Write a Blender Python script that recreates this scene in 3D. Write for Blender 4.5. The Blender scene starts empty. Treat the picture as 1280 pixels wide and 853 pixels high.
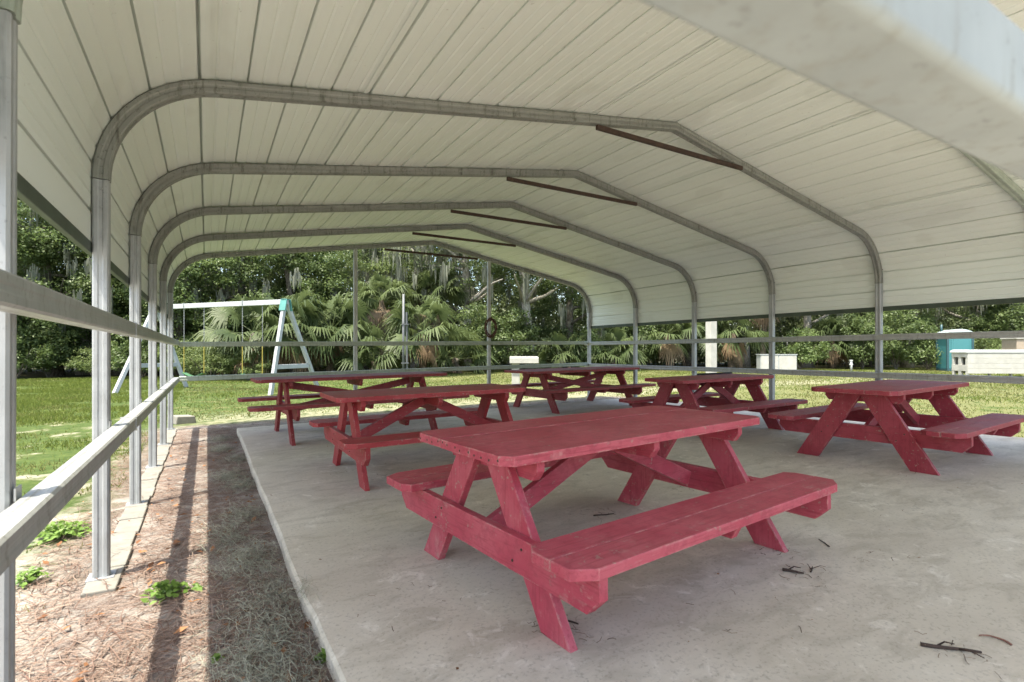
import bpy, math, random
import numpy as np
from mathutils import Vector, Matrix

rng = np.random.default_rng(7)
random.seed(7)
S = bpy.context.scene
COL = S.collection
R = math.radians

# ------------------------------------------------------------------ layout
YAW = R(30.5)                      # the camera looks 30.5 degrees to the right of the shelter's length
CO, SI = math.cos(YAW), math.sin(YAW)
CAM_Z = 1.133
SLOPE = 0.013                      # the slab and lawn rise gently to the right
SLAB0 = 0.06
def slab_z(x): return SLAB0 + SLOPE * x
def ground_z(x):
    x = np.asarray(x, float)
    return SLOPE * np.clip(x - 0.4, 0, 9.0)
def at(px, Z):                     # a bearing (in photo columns) and a distance -> a spot on the ground
    X = (px - 640.0) / 648.0 * Z
    return X * CO + Z * SI, -X * SI + Z * CO

# ------------------------------------------------------------------ object helpers
def link(o, parent=None):
    COL.objects.link(o)
    if parent is not None: o.parent = parent
    return o
def tag(o, label=None, cat=None, group=None, kind=None):
    if label: o['label'] = label
    if cat: o['category'] = cat
    if group: o['group'] = group
    if kind: o['kind'] = kind
    return o
def thing(name, label, cat, loc=(0, 0, 0), rz=0.0, group=None):
    o = bpy.data.objects.new(name, None)
    o.empty_display_size = 0.2
    o.location = loc; o.rotation_euler = (0, 0, rz)
    link(o)
    return tag(o, label, cat, group)
def copy_tree(o, parent=None):
    c = o.copy(); COL.objects.link(c)
    if parent is not None: c.parent = parent
    for ch in list(o.children): copy_tree(ch, c)
    return c

class MB:
    """collects faces for one mesh object"""
    def __init__(s): s.v = []; s.f = []; s.m = []
    def add(s, vs, fs, mi=0):
        b = len(s.v); s.v += [tuple(p) for p in vs]
        s.f += [tuple(i + b for i in f) for f in fs]; s.m += [mi] * len(fs)
        return s
    def box(s, x0, x1, y0, y1, z0, z1, mi=0):
        v = [(x0,y0,z0),(x1,y0,z0),(x1,y1,z0),(x0,y1,z0),(x0,y0,z1),(x1,y0,z1),(x1,y1,z1),(x0,y1,z1)]
        return s.add(v, [(0,3,2,1),(4,5,6,7),(0,1,5,4),(1,2,6,5),(2,3,7,6),(3,0,4,7)], mi)
    def prism(s, poly, ax, lo, hi, mi=0):
        """polygon extruded along axis ax (0,1,2); poly gives the two other coordinates in order"""
        def mk(p, t):
            if ax == 0: return (t, p[0], p[1])
            if ax == 1: return (p[0], t, p[1])
            return (p[0], p[1], t)
        n = len(poly)
        v = [mk(p, lo) for p in poly] + [mk(p, hi) for p in poly]
        f = [tuple(range(n - 1, -1, -1)), tuple(range(n, 2 * n))]
        f += [(i, (i + 1) % n, n + (i + 1) % n, n + i) for i in range(n)]
        return s.add(v, f, mi)
    def beam(s, p0, p1, w, t, up=(0, 0, 1), mi=0):
        """rectangular bar from p0 to p1: w across 'side', t along 'up'"""
        p0, p1 = Vector(p0), Vector(p1); d = (p1 - p0).normalized()
        u = Vector(up); sd = d.cross(u)
        if sd.length < 1e-4: sd = d.cross(Vector((0, 1, 0)))
        sd.normalize(); u = sd.cross(d).normalized()
        v = [p + sd * (a * w / 2) + u * (b * t / 2) for p in (p0, p1) for a, b in ((-1,-1),(1,-1),(1,1),(-1,1))]
        return s.add(v, [(0,3,2,1),(4,5,6,7),(0,1,5,4),(1,2,6,5),(2,3,7,6),(3,0,4,7)], mi)
    def tube(s, pts, rad, n=8, mi=0, cap=True):
        pts = [Vector(p) for p in pts]
        rad = rad if hasattr(rad, '__len__') else [rad] * len(pts)
        ref = Vector((0.31, 0.17, 0.93)); vs = []; fs = []
        for i, p in enumerate(pts):
            d = (pts[min(i + 1, len(pts) - 1)] - pts[max(i - 1, 0)]).normalized()
            a = d.cross(ref)
            if a.length < 1e-3: a = d.cross(Vector((1, 0, 0)))
            a.normalize(); b = d.cross(a)
            for k in range(n):
                t = 2 * math.pi * k / n
                vs.append(p + (a * math.cos(t) + b * math.sin(t)) * rad[i])
        for i in range(len(pts) - 1):
            for k in range(n):
                k2 = (k + 1) % n
                fs.append((i*n+k, i*n+k2, (i+1)*n+k2, (i+1)*n+k))
        if cap:
            fs.append(tuple(range(n - 1, -1, -1))); fs.append(tuple(range((len(pts)-1)*n, len(pts)*n)))
        return s.add(vs, fs, mi)
    def sweep(s, pts, ups, section, closed_ends=True, mi=0):
        """section: list of (side, up); side = direction x up"""
        n = len(section); vs = []; fs = []
        for i, p in enumerate(pts):
            d = (pts[min(i+1, len(pts)-1)] - pts[max(i-1, 0)]).normalized()
            u = ups[i]; sd = d.cross(u).normalized()
            for a, b in section: vs.append(p + sd * a + u * b)
        for i in range(len(pts) - 1):
            for k in range(n):
                k2 = (k + 1) % n
                fs.append((i*n+k, i*n+k2, (i+1)*n+k2, (i+1)*n+k))
        if closed_ends:
            fs.append(tuple(range(n - 1, -1, -1))); fs.append(tuple(range((len(pts)-1)*n, len(pts)*n)))
        return s.add(vs, fs, mi)
    def build(s, name, mat, parent=None, bevel=0.0, smooth=False):
        me = bpy.data.meshes.new(name)
        me.from_pydata(s.v, [], s.f)
        for m in (mat if isinstance(mat, (list, tuple)) else [mat]): me.materials.append(m)
        if any(s.m): me.polygons.foreach_set('material_index', s.m)
        if smooth: me.polygons.foreach_set('use_smooth', [True] * len(s.f))
        me.validate(); me.update()
        o = link(bpy.data.objects.new(name, me), parent)
        if bevel:
            md = o.modifiers.new('edge', 'BEVEL'); md.width = bevel; md.segments = 2
            md.limit_method = 'ANGLE'; md.angle_limit = R(35)
        return o

def np_mesh(name, V, F, mat, parent=None, rnd=None, mats=None, mi=None):
    """V (n,3), F (m,k) with constant k"""
    me = bpy.data.meshes.new(name)
    V = np.asarray(V, np.float32); F = np.asarray(F, np.int32); m, k = F.shape
    me.vertices.add(len(V)); me.vertices.foreach_set('co', V.ravel())
    me.loops.add(m * k); me.loops.foreach_set('vertex_index', F.ravel())
    me.polygons.add(m); me.polygons.foreach_set('loop_start', np.arange(0, m * k, k, dtype=np.int32))
    me.polygons.foreach_set('loop_total', np.full(m, k, np.int32))
    for q in (mats or [mat]): me.materials.append(q)
    if mi is not None: me.polygons.foreach_set('material_index', np.asarray(mi, np.int32))
    if rnd is not None:
        at_ = me.attributes.new('rnd', 'FLOAT', 'FACE'); at_.data.foreach_set('value', np.asarray(rnd, np.float32))
    me.update(calc_edges=True)
    return link(bpy.data.objects.new(name, me), parent)

# ------------------------------------------------------------------ materials
class NT:
    def __init__(s, name):
        s.mat = bpy.data.materials.new(name); s.mat.use_nodes = True
        s.t = s.mat.node_tree; s.t.nodes.clear()
        s.out = s.n('ShaderNodeOutputMaterial')
    def n(s, typ, **kw):
        o = s.t.nodes.new(typ)
        for k, v in kw.items(): setattr(o, k, v)
        return o
    def l(s, a, b): s.t.links.new(a, b)
    def val(s, sock, v):
        if hasattr(v, 'is_linked') or isinstance(v, bpy.types.NodeSocket): s.l(v, sock)
        else: sock.default_value = v
    def coord(s, kind='Object', scale=(1, 1, 1)):
        if kind == 'World': src = s.n('ShaderNodeNewGeometry').outputs['Position']
        else: src = s.n('ShaderNodeTexCoord').outputs[kind]
        m = s.n('ShaderNodeMapping'); s.l(src, m.inputs['Vector']); m.inputs['Scale'].default_value = scale
        return m.outputs['Vector']
    def noise(s, vec, scale, detail=4, rough=.55, dist=0.0):
        o = s.n('ShaderNodeTexNoise'); s.l(vec, o.inputs['Vector'])
        o.inputs['Scale'].default_value = scale; o.inputs['Detail'].default_value = detail
        o.inputs['Roughness'].default_value = rough; o.inputs['Distortion'].default_value = dist
        return o.outputs['Fac']
    def ramp(s, fac, stops):
        o = s.n('ShaderNodeValToRGB'); s.l(fac, o.inputs['Fac'])
        e = o.color_ramp.elements
        while len(e) < len(stops): e.new(0.5)
        for k, (p, c) in enumerate(stops):
            e[k].position = p
            e[k].color = (c[0], c[1], c[2], 1) if hasattr(c, '__len__') else (c, c, c, 1)
        return o.outputs['Color']
    def step(s, v, a, b):
        o = s.n('ShaderNodeMapRange'); o.interpolation_type = 'SMOOTHSTEP'
        s.val(o.inputs['Value'], v); o.inputs['From Min'].default_value = a; o.inputs['From Max'].default_value = b
        return o.outputs['Result']
    def math(s, op, a, b=0.0):
        o = s.n('ShaderNodeMath', operation=op); s.val(o.inputs[0], a); s.val(o.inputs[1], b)
        return o.outputs[0]
    def mix(s, fac, a, b, mode='MIX'):
        o = s.n('ShaderNodeMix', data_type='RGBA', blend_type=mode)
        s.val(o.inputs['Factor'], fac)
        for sock, v in ((o.inputs[6], a), (o.inputs[7], b)):
            if isinstance(v, bpy.types.NodeSocket): s.l(v, sock)
            else: sock.default_value = (v[0], v[1], v[2], 1)
        return o.outputs[2]
    def bump(s, h, strength=.3, dist=.01):
        o = s.n('ShaderNodeBump'); s.l(h, o.inputs['Height'])
        o.inputs['Strength'].default_value = strength; o.inputs['Distance'].default_value = dist
        return o.outputs['Normal']
    def bsdf(s, col, rough=.6, metal=0.0, normal=None, spec=None):
        o = s.n('ShaderNodeBsdfPrincipled')
        if isinstance(col, bpy.types.NodeSocket): s.l(col, o.inputs['Base Color'])
        else: o.inputs['Base Color'].default_value = (*col, 1)
        s.val(o.inputs['Roughness'], rough); s.val(o.inputs['Metallic'], metal)
        if normal is not None: s.l(normal, o.inputs['Normal'])
        if spec is not None: o.inputs['Specular IOR Level'].default_value = spec
        s.l(o.outputs[0], s.out.inputs['Surface'])
        return o

def mat_plain(name, c, rough=.6, metal=0.0, var=.25, scale=8, bump=.15):
    m = NT(name); v = m.coord('World')
    n = m.noise(v, scale, 5)
    lo = [x * (1 - var) for x in c]; hi = [min(1, x * (1 + var)) for x in c]
    m.bsdf(m.ramp(n, [(.25, lo), (.75, hi)]), rough, metal, m.bump(m.noise(v, scale * 6, 3), bump, .004))
    return m.mat

_red = {}
def mat_red(name, axis, base, faded, dark, fade=.5, grime=0.0):
    if (name, axis) in _red: return _red[(name, axis)]
    m = NT(name + '_grain_' + axis); w = m.coord('World')
    st = {'x': (2.2, 42, 42), 'y': (42, 2.2, 42), 'z': (42, 42, 2.2)}[axis]
    grain = m.noise(m.coord('Object', st), 2.2, 6, .65, .5)
    blot = m.noise(w, 3.1, 5, .6); fine = m.noise(w, 34, 4, .65)
    c = m.mix(m.step(blot, .35, .68), base, faded)
    c = m.mix(m.math('MULTIPLY', m.step(grain, .50, .66), .55), c, dark)
    worn = m.math('MULTIPLY', m.step(m.noise(w, 5.5, 6, .7), .55, .70), m.step(grain, .40, .60))
    c = m.mix(m.math('MULTIPLY', worn, fade), c, (.52, .27, .26))
    # paint rubbed thin along the arrises
    geo = m.n('ShaderNodeNewGeometry'); bv = m.n('ShaderNodeBevel'); bv.samples = 4; bv.inputs['Radius'].default_value = .012
    dt = m.n('ShaderNodeVectorMath', operation='DOT_PRODUCT'); m.l(bv.outputs[0], dt.inputs[0]); m.l(geo.outputs['Normal'], dt.inputs[1])
    edge = m.math('MULTIPLY', m.math('SUBTRACT', 1.0, m.step(dt.outputs['Value'], .86, .985)), m.step(m.noise(w, 16, 5, .7), .46, .60))
    c = m.mix(m.math('MULTIPLY', edge, .85), c, (.54, .36, .32))
    chip = m.math('MULTIPLY', m.step(m.noise(w, 40, 3, .6), .62, .66), m.step(m.noise(w, 4, 3), .42, .58))
    c = m.mix(m.math('MULTIPLY', chip, .7), c, (.42, .33, .27))
    nz = m.n('ShaderNodeSeparateXYZ'); m.l(geo.outputs['Normal'], nz.inputs[0])
    up = m.math('MULTIPLY', m.step(nz.outputs['Z'], .7, .95), m.step(m.noise(w, 2.6, 6, .65), .34, .72))
    c = m.mix(m.math('MULTIPLY', up, grime), c, (.20, .13, .105))
    low = m.math('MULTIPLY', m.step(m.noise(w, 20, 5, .7), .48, .62), .35)
    c = m.mix(low, c, [x * .62 for x in base])
    h = m.math('ADD', m.math('MULTIPLY', grain, .9), m.math('MULTIPLY', fine, .35))
    m.bsdf(c, m.math('ADD', m.math('MULTIPLY', blot, .25), .42), 0, m.bump(h, .5, .004), .35)
    _red[(name, axis)] = m.mat
    return m.mat
REDS = {
    'front': ('faded_red_paint', (.41, .050, .082), (.48, .098, .128), (.27, .028, .046), .65, .16),
    'crimson': ('crimson_paint', (.31, .036, .056), (.36, .058, .078), (.18, .020, .030), .30, .35),
    'red': ('bright_red_paint', (.34, .036, .044), (.39, .058, .066), (.17, .018, .020), .25, .55),
    'brown': ('dull_brownish_red_paint', (.25, .034, .040), (.29, .050, .056), (.11, .016, .018), .25, .55),
    'plum': ('weathered_plum_red_paint', (.29, .040, .058), (.35, .064, .084), (.15, .020, .030), .40, .45),
}
def red(k, ax):
    n_, *q = REDS[k]
    return mat_red(n_, ax, *q)

def mat_galv(name, c=(.50, .52, .53), dirt=(.20, .20, .17), amount=.5, metal=.55, rough=.42):
    m = NT(name); w = m.coord('World'); st = m.coord('World', (9, 9, 1.3))
    n1 = m.noise(w, 7, 5, .6); n2 = m.noise(st, 4, 5, .65); n3 = m.noise(w, 55, 4, .6)
    col = m.mix(m.step(n1, .3, .75), [x * .82 for x in c], c)
    col = m.mix(m.math('MULTIPLY', m.step(n2, .50, .72), amount), col, dirt)
    col = m.mix(m.math('MULTIPLY', m.step(n3, .60, .72), amount * .7), col, [x * .6 for x in dirt])
    m.bsdf(col, m.math('ADD', m.math('MULTIPLY', n1, .25), rough - .1), metal, m.bump(n3, .12, .002))
    return m.mat
GALV_POST = mat_galv('galvanised_post', (.43, .445, .455), (.20, .20, .185), .45, .4, .5)
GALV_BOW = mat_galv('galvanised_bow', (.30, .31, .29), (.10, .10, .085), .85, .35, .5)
GALV_RAIL = mat_galv('galvanised_rail', (.48, .49, .48), (.22, .21, .18), .6, .45, .45)
GALV_GREEN = mat_galv('algae_on_galvanised', (.40, .45, .39), (.20, .25, .18), .7, .2, .55)

def mat_roof():
    m = NT('off_white_sheet_metal'); w = m.coord('World')
    c = m.mix(m.step(m.noise(w, .55, 4, .5), .3, .7), (.80, .845, .80), (.74, .785, .74))
    streak = m.noise(m.coord('World', (16, .22, 16)), 1.2, 3, .5)
    c = m.mix(m.math('MULTIPLY', m.step(streak, .45, .75), .13), c, (.62, .64, .56))
    blot = m.math('MULTIPLY', m.step(m.noise(m.coord('World', (1.4, .8, 1.4)), 1.5, 2, .4), .60, .645), .20)
    c = m.mix(blot, c, (.54, .56, .50))
    spk = m.math('MULTIPLY', m.step(m.noise(w, 34, 3, .6), .68, .76), .45)
    c = m.mix(spk, c, (.40, .39, .33))
    m.bsdf(c, .45, 0.0, m.bump(m.noise(w, 10, 3), .04, .004))
    return m.mat
ROOF = mat_roof()
TRIM = mat_plain('dark_green_trim', (.055, .075, .055), .5, 0, .25)
RUST = mat_plain('rusty_steel', (.052, .030, .022), .8, 0, .5, 30, .4)

def mat_concrete():
    m = NT('worn_concrete'); w = m.coord('World')
    big = m.noise(w, .8, 5, .6); mid = m.noise(m.coord('World', (1.0, 2.2, 1)), 3.4, 6, .65, .6); fine = m.noise(w, 60, 5, .7)
    c = m.mix(m.step(big, .3, .7), (.48, .425, .345), (.60, .545, .46))
    c = m.mix(m.math('MULTIPLY', m.step(mid, .44, .66), .6), c, (.36, .315, .25))
    c = m.mix(m.math('MULTIPLY', m.step(m.noise(w, 6.5, 6, .7, .8), .56, .68), .6), c, (.72, .67, .59))
    c = m.mix(m.math('MULTIPLY', m.step(fine, .52, .66), .5), c, (.25, .225, .185))
    c = m.mix(m.math('MULTIPLY', m.step(m.noise(w, 2.0, 7, .75), .63, .70), .35), c, (.20, .18, .15))
    tan = m.step(m.noise(m.coord('World', (.6, 1, 1)), 1.1, 3, .5), .5, .7)
    c = m.mix(m.math('MULTIPLY', tan, .35), c, (.44, .38, .315))
    cr = m.n('ShaderNodeTexVoronoi', feature='DISTANCE_TO_EDGE'); cr.inputs['Scale'].default_value = .55
    wv = m.n('ShaderNodeVectorMath', operation='ADD'); m.l(w, wv.inputs[0])
    nz = m.n('ShaderNodeTexNoise'); m.l(w, nz.inputs['Vector']); nz.inputs['Scale'].default_value = 2.5; nz.inputs['Detail'].default_value = 5
    sc = m.n('ShaderNodeVectorMath', operation='SCALE'); m.l(nz.outputs['Color'], sc.inputs[0]); sc.inputs['Scale'].default_value = .5
    m.l(sc.outputs[0], wv.inputs[1]); m.l(wv.outputs[0], cr.inputs['Vector'])
    crack = m.math('MULTIPLY', m.math('SUBTRACT', 1.0, m.step(cr.outputs['Distance'], .001, .006)), m.step(big, .5, .62))
    c = m.mix(m.math('MULTIPLY', crack, .45), c, (.14, .13, .115))
    h = m.math('ADD', m.math('MULTIPLY', mid, .6), m.math('MULTIPLY', fine, .25))
    m.bsdf(c, .82, 0, m.bump(h, .45, .008))
    return m.mat
CONCRETE = mat_concrete()
FOOTING = mat_plain('pale_concrete', (.21, .20, .175), .85, 0, .2, 12, .4)

def mat_ground():
    m = NT('lawn_sand_and_pine_straw'); w = m.coord('World')
    sp = m.n('ShaderNodeSeparateXYZ'); m.l(w, sp.inputs[0]); X, Y = sp.outputs['X'], sp.outputs['Y']
    n1 = m.noise(w, .45, 5, .6); n2 = m.noise(w, 1.8, 6, .65); n3 = m.noise(w, 28, 5, .7); n4 = m.noise(w, 7, 5, .65, .5)
    wob = m.math('MULTIPLY', m.math('SUBTRACT', n2, .5), 1.1)
    grass = m.mix(m.step(n4, .3, .7), (.035, .062, .013), (.075, .105, .026))
    grass = m.mix(m.math('MULTIPLY', m.step(n3, .5, .75), .5), grass, (.11, .105, .042))
    sand = m.mix(m.step(n3, .35, .7), (.36, .335, .285), (.48, .455, .41))
    dry = m.mix(m.step(n3, .3, .7), (.115, .12, .045), (.19, .18, .085))
    # lawn: patches of dry grass, more on the right-hand side
    right = m.step(X, 4.0, 9.0)
    dryf = m.math('MULTIPLY', m.step(m.math('ADD', n2, m.math('MULTIPLY', right, .16)), .50, .66), .75)
    c = m.mix(dryf, grass, dry)
    # bare sandy ground close to the shelter on the left, and a bare strip behind the slab
    near = m.step(m.math('ADD', m.math('MULTIPLY', Y, -1.0), m.math('MULTIPLY', wob, 2.5)), -5.6, -2.5)
    near = m.math('MULTIPLY', near, m.math('SUBTRACT', 1.0, m.step(X, .2, .5)))
    bare = m.math('MULTIPLY', near, m.step(m.math('ADD', n4, m.math('MULTIPLY', near, .22)), .45, .62))
    c = m.mix(bare, c, sand)
    yb = m.math('ADD', Y, wob)
    strip = m.math('MULTIPLY', m.step(yb, 8.9, 9.6), m.math('SUBTRACT', 1.0, m.step(yb, 10.0, 11.4)))
    strip = m.math('MULTIPLY', strip, m.math('MULTIPLY', m.step(X, -.9, .6), .7))
    c = m.mix(m.math('MULTIPLY', strip, m.step(n4, .32, .6)), c, (.33, .31, .22))
    worn = m.math('MULTIPLY', m.step(n2, .55, .64), m.math('SUBTRACT', 1.0, m.step(Y, 8.5, 12.0)))
    worn = m.math('MULTIPLY', worn, m.math('SUBTRACT', 1.0, m.step(X, -.6, .2)))
    c = m.mix(m.math('MULTIPLY', worn, .45), c, sand)
    # pine straw bed
    wb2 = m.math('MULTIPLY', m.math('SUBTRACT', n4, .5), .5)
    xs = m.math('ADD', X, wb2)
    bed = m.math('MULTIPLY', m.step(xs, -.95, -.45), m.math('SUBTRACT', 1.0, m.step(xs, 8.0, 8.4)))
    bed = m.math('MULTIPLY', bed, m.math('SUBTRACT', 1.0, m.step(m.math('ADD', Y, wob), 9.0, 9.5)))
    straw = m.mix(m.step(m.noise(m.coord('World', (14, 26, 5)), 3, 5, .75, 1.5), .35, .65), (.085, .058, .048), (.27, .22, .19))
    straw = m.mix(m.math('MULTIPLY', m.step(n4, .46, .60), .85), straw, (.27, .245, .22))
    c = m.mix(bed, c, straw)
    # leaf mould under the wood
    ed = m.math('ADD', m.math('ADD', Y, m.math('MULTIPLY', X, .34)), m.math('MULTIPLY', wob, 1.5))
    mould = m.step(m.math('ADD', ed, m.math('MULTIPLY', m.math('SUBTRACT', n4, .5), 3.0)), 25.4, 29.4)
    c = m.mix(mould, c, m.mix(m.step(n4, .4, .65), (.03, .04, .014), (.07, .05, .03)))
    h = m.math('ADD', m.math('MULTIPLY', n3, .5), m.math('MULTIPLY', n4, .6))
    m.bsdf(c, .95, 0, m.bump(h, .8, .03), .2)
    return m.mat
GROUND = mat_ground()

def mat_leaf(name, dark, light, trans=.35, rough=.5, gloss=True):
    m = NT(name)
    a = m.n('ShaderNodeAttribute', attribute_name='rnd')
    inf = m.n('ShaderNodeObjectInfo')
    f = m.math('ADD', m.math('MULTIPLY', a.outputs['Fac'], .8), m.math('MULTIPLY', inf.outputs['Random'], .2))
    c = m.ramp(f, [(0, dark), (1, light)])
    p = m.bsdf(c, rough, 0, None, .35 if gloss else .1)
    t = m.n('ShaderNodeBsdfTranslucent'); m.l(m.mix(.6, c, [min(1, x * 1.5) for x in light]), t.inputs['Color'])
    mx = m.n('ShaderNodeMixShader'); mx.inputs[0].default_value = trans
    m.l(p.outputs[0], mx.inputs[1]); m.l(t.outputs[0], mx.inputs[2]); m.l(mx.outputs[0], m.out.inputs['Surface'])
    return m.mat
LEAF_OAK = mat_leaf('oak_leaf', (.032, .055, .018), (.15, .20, .07))
LEAF_LIGHT = mat_leaf('light_leaf', (.060, .095, .026), (.21, .26, .10), .4)
LEAF_SHRUB = mat_leaf('shrub_leaf', (.040, .070, .020), (.155, .21, .07), .35)
LEAF_WOODS = mat_leaf('woods_leaf', (.022, .038, .014), (.15, .185, .08), .3)
LEAF_PALM = mat_leaf('palm_blade', (.026, .046, .014), (.115, .148, .058), .3, .55)
LEAF_DEAD = mat_leaf('dead_frond', (.13, .085, .05), (.33, .25, .17), .2, .8, False)
LEAF_MOSS = mat_leaf('hanging_moss', (.13, .14, .11), (.27, .28, .22), .3, .9, False)
LEAF_WEED = mat_leaf('weed_leaf', (.09, .17, .03), (.20, .31, .07), .35, .45)
GRASS = mat_leaf('grass_blade', (.056, .094, .017), (.155, .185, .042), .3, .6, False)
GRASS_DRY = mat_leaf('dry_grass_blade', (.085, .105, .026), (.19, .185, .072), .3, .7, False)
STRAW = mat_leaf('pine_needle', (.10, .046, .034), (.32, .25, .20), .05, .8, False)
GREYMOSS = mat_leaf('fallen_moss', (.20, .205, .16), (.42, .42, .335), .1, .95, False)
DEADLEAF = mat_leaf('dry_leaf', (.10, .045, .025), (.36, .18, .09), .1, .8, False)

def mat_bark(name, lo, hi):
    m = NT(name); v = m.coord('World', (5, 5, 1.2)); n = m.noise(v, 4, 6, .7); b = m.noise(m.coord('World'), 1.5, 4)
    c = m.mix(m.step(n, .35, .65), lo, hi)
    c = m.mix(m.math('MULTIPLY', m.step(b, .5, .7), .35), c, (.30, .31, .27))
    m.bsdf(c, .95, 0, m.bump(n, 1.0, .04), .1)
    return m.mat
BARK = mat_bark('oak_bark', (.055, .045, .035), (.19, .17, .14))
BARK_PALE = mat_bark('pale_bark', (.17, .155, .13), (.36, .34, .30))
BARK_PALM = mat_bark('palm_bark', (.06, .045, .03), (.17, .135, .10))

WHITE = mat_plain('white_vinyl', (.46, .47, .47), .5, 0, .08, 3, .05)
WHITE_DIRTY = mat_plain('weathered_white_paint', (.40, .39, .36), .7, 0, .16, 4, .25)
SWING_WHITE = mat_plain('weathered_white_wood', (.40, .42, .43), .7, 0, .14, 5, .2)
TEAL = mat_plain('teal_bracket', (.075, .235, .215), .45, 0, .15)
TOILET = mat_plain('turquoise_plastic', (.05, .185, .205), .4, 0, .08, 2, .05)
TOILET_DARK = mat_plain('dark_teal_plastic', (.03, .075, .09), .45, 0, .1)
TOILET_ROOF = mat_plain('translucent_white_plastic', (.38, .45, .46), .4, 0, .08)
GREY_PANEL = mat_plain('pale_grey_panel', (.34, .36, .36), .5, .1, .1, 3, .1)
CHAIN = mat_plain('chain_steel', (.38, .38, .37), .4, .6, .1)
YELLOW = mat_plain('yellow_plastic_sleeve', (.36, .29, .06), .5, 0, .12)
BLACK = mat_plain('black_webbing', (.012, .012, .013), .7, 0, .3)
TWIG = mat_plain('dead_twig', (.055, .035, .028), .9, 0, .4, 40, .3)
TWIG_RED = mat_plain('reddish_twig', (.22, .10, .075), .85, 0, .3, 40, .2)
POLE_GREY = mat_plain('weathered_grey_pipe', (.13, .135, .14), .6, .2, .2)
BEIGE = mat_plain('beige_metal', (.32, .26, .205), .6, 0, .1)

# ------------------------------------------------------------------ world, sun, camera
W = bpy.data.worlds.new('World'); S.world = W; W.use_nodes = True
nt = W.node_tree; nt.nodes.clear()
sky = nt.nodes.new('ShaderNodeTexSky'); sky.sky_type = 'NISHITA'; sky.sun_disc = False
SUN_DIR = Vector((-.34, -.155, 1.0)).normalized()       # towards the sun: high, over the left side, a little behind
sky.sun_elevation = math.asin(SUN_DIR.z)
sky.sun_rotation = math.atan2(SUN_DIR.x, SUN_DIR.y)
sky.air_density = 1.0; sky.dust_density = 3.0; sky.ozone_density = 1.0
bg = nt.nodes.new('ShaderNodeBackground'); bg.inputs['Strength'].default_value = .15
wo = nt.nodes.new('ShaderNodeOutputWorld')
nt.links.new(sky.outputs[0], bg.inputs['Color']); nt.links.new(bg.outputs[0], wo.inputs['Surface'])
sl = bpy.data.lights.new('sun', 'SUN'); sl.energy = 3.2; sl.angle = R(.53); sl.color = (1.0, .96, .89)
so = link(bpy.data.objects.new('sun', sl)); so.rotation_euler = SUN_DIR.to_track_quat('Z', 'Y').to_euler()
so.location = SUN_DIR * 60

cam = bpy.data.cameras.new('camera'); co = link(bpy.data.objects.new('camera', cam))
co.location = (0, 0, CAM_Z); co.rotation_euler = (R(90), 0, -YAW)
cam.sensor_width = 36; cam.lens = 648 / 1280 * 36; cam.shift_y = 13.5 / 1280
cam.clip_start = .02; cam.clip_end = 1000
cam.dof.use_dof = True; cam.dof.focus_distance = 5.0; cam.dof.aperture_fstop = 4.5
S.camera = co
S.view_settings.view_transform = 'Standard'; S.view_settings.look = 'None'
S.view_settings.gamma = 1; S.view_settings.use_curve_mapping = False
S.view_settings.exposure = 1.76
S.view_settings.use_white_balance = True          # the photograph is balanced for the shade under the roof
S.view_settings.white_balance_temperature = 6950
S.view_settings.white_balance_tint = 6
S.render.engine = 'CYCLES'
S.cycles.use_denoising = True
S.cycles.max_bounces = 10; S.cycles.diffuse_bounces = 6; S.cycles.transparent_max_bounces = 6
S.cycles.sample_clamp_indirect = 8

# ------------------------------------------------------------------ ground
gx = np.concatenate([[-160, -80, -40, -20, -10, -5, -2, -1], np.linspace(.4, 9.4, 19), [12, 20, 40, 80, 160]])
gy = np.concatenate([[-120, -40, -15, -5], np.linspace(0, 12, 13), [16, 24, 40, 80, 180]])
GX, GY = np.meshgrid(gx, gy)
V = np.stack([GX.ravel(), GY.ravel(), ground_z(GX).ravel()], 1)
nx, ny = len(gx), len(gy)
F = [(j*nx+i, j*nx+i+1, (j+1)*nx+i+1, (j+1)*nx+i) for j in range(ny-1) for i in range(nx-1)]
tag(np_mesh('ground', V, F, GROUND), kind='structure')

# slab: a tilted sheet of concrete with a slightly uneven left edge
b = MB()
ys = np.linspace(-2.5, 8.2, 60)
SX0, SX1 = .365, 7.95
prev = None
left = []
for k, y in enumerate(ys):
    jx = .004 * math.sin(y * 2.1) + .0022 * math.sin(y * 7.7 + 1) + (.014 if y < 2.35 else 0)
    left.append(SX0 + jx)
vs = []; fs = []
for k, y in enumerate(ys):
    x0 = left[k]
    vs += [(x0 - .004, y, -.05), (x0, y, slab_z(x0) - .012), (x0 + .012, y, slab_z(x0)), (SX1, y, slab_z(SX1)), (SX1, y, -.05)]
for k in range(len(ys) - 1):
    a = k * 5
    for q in range(4): fs.append((a+q, a+5+q, a+6+q, a+1+q))
n = len(ys) - 1
fs.append((0, 1, 2, 3, 4)); fs.append((n*5+4, n*5+3, n*5+2, n*5+1, n*5))
b.add(vs, fs)
tag(b.build('concrete_slab', CONCRETE), kind='structure')

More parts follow.
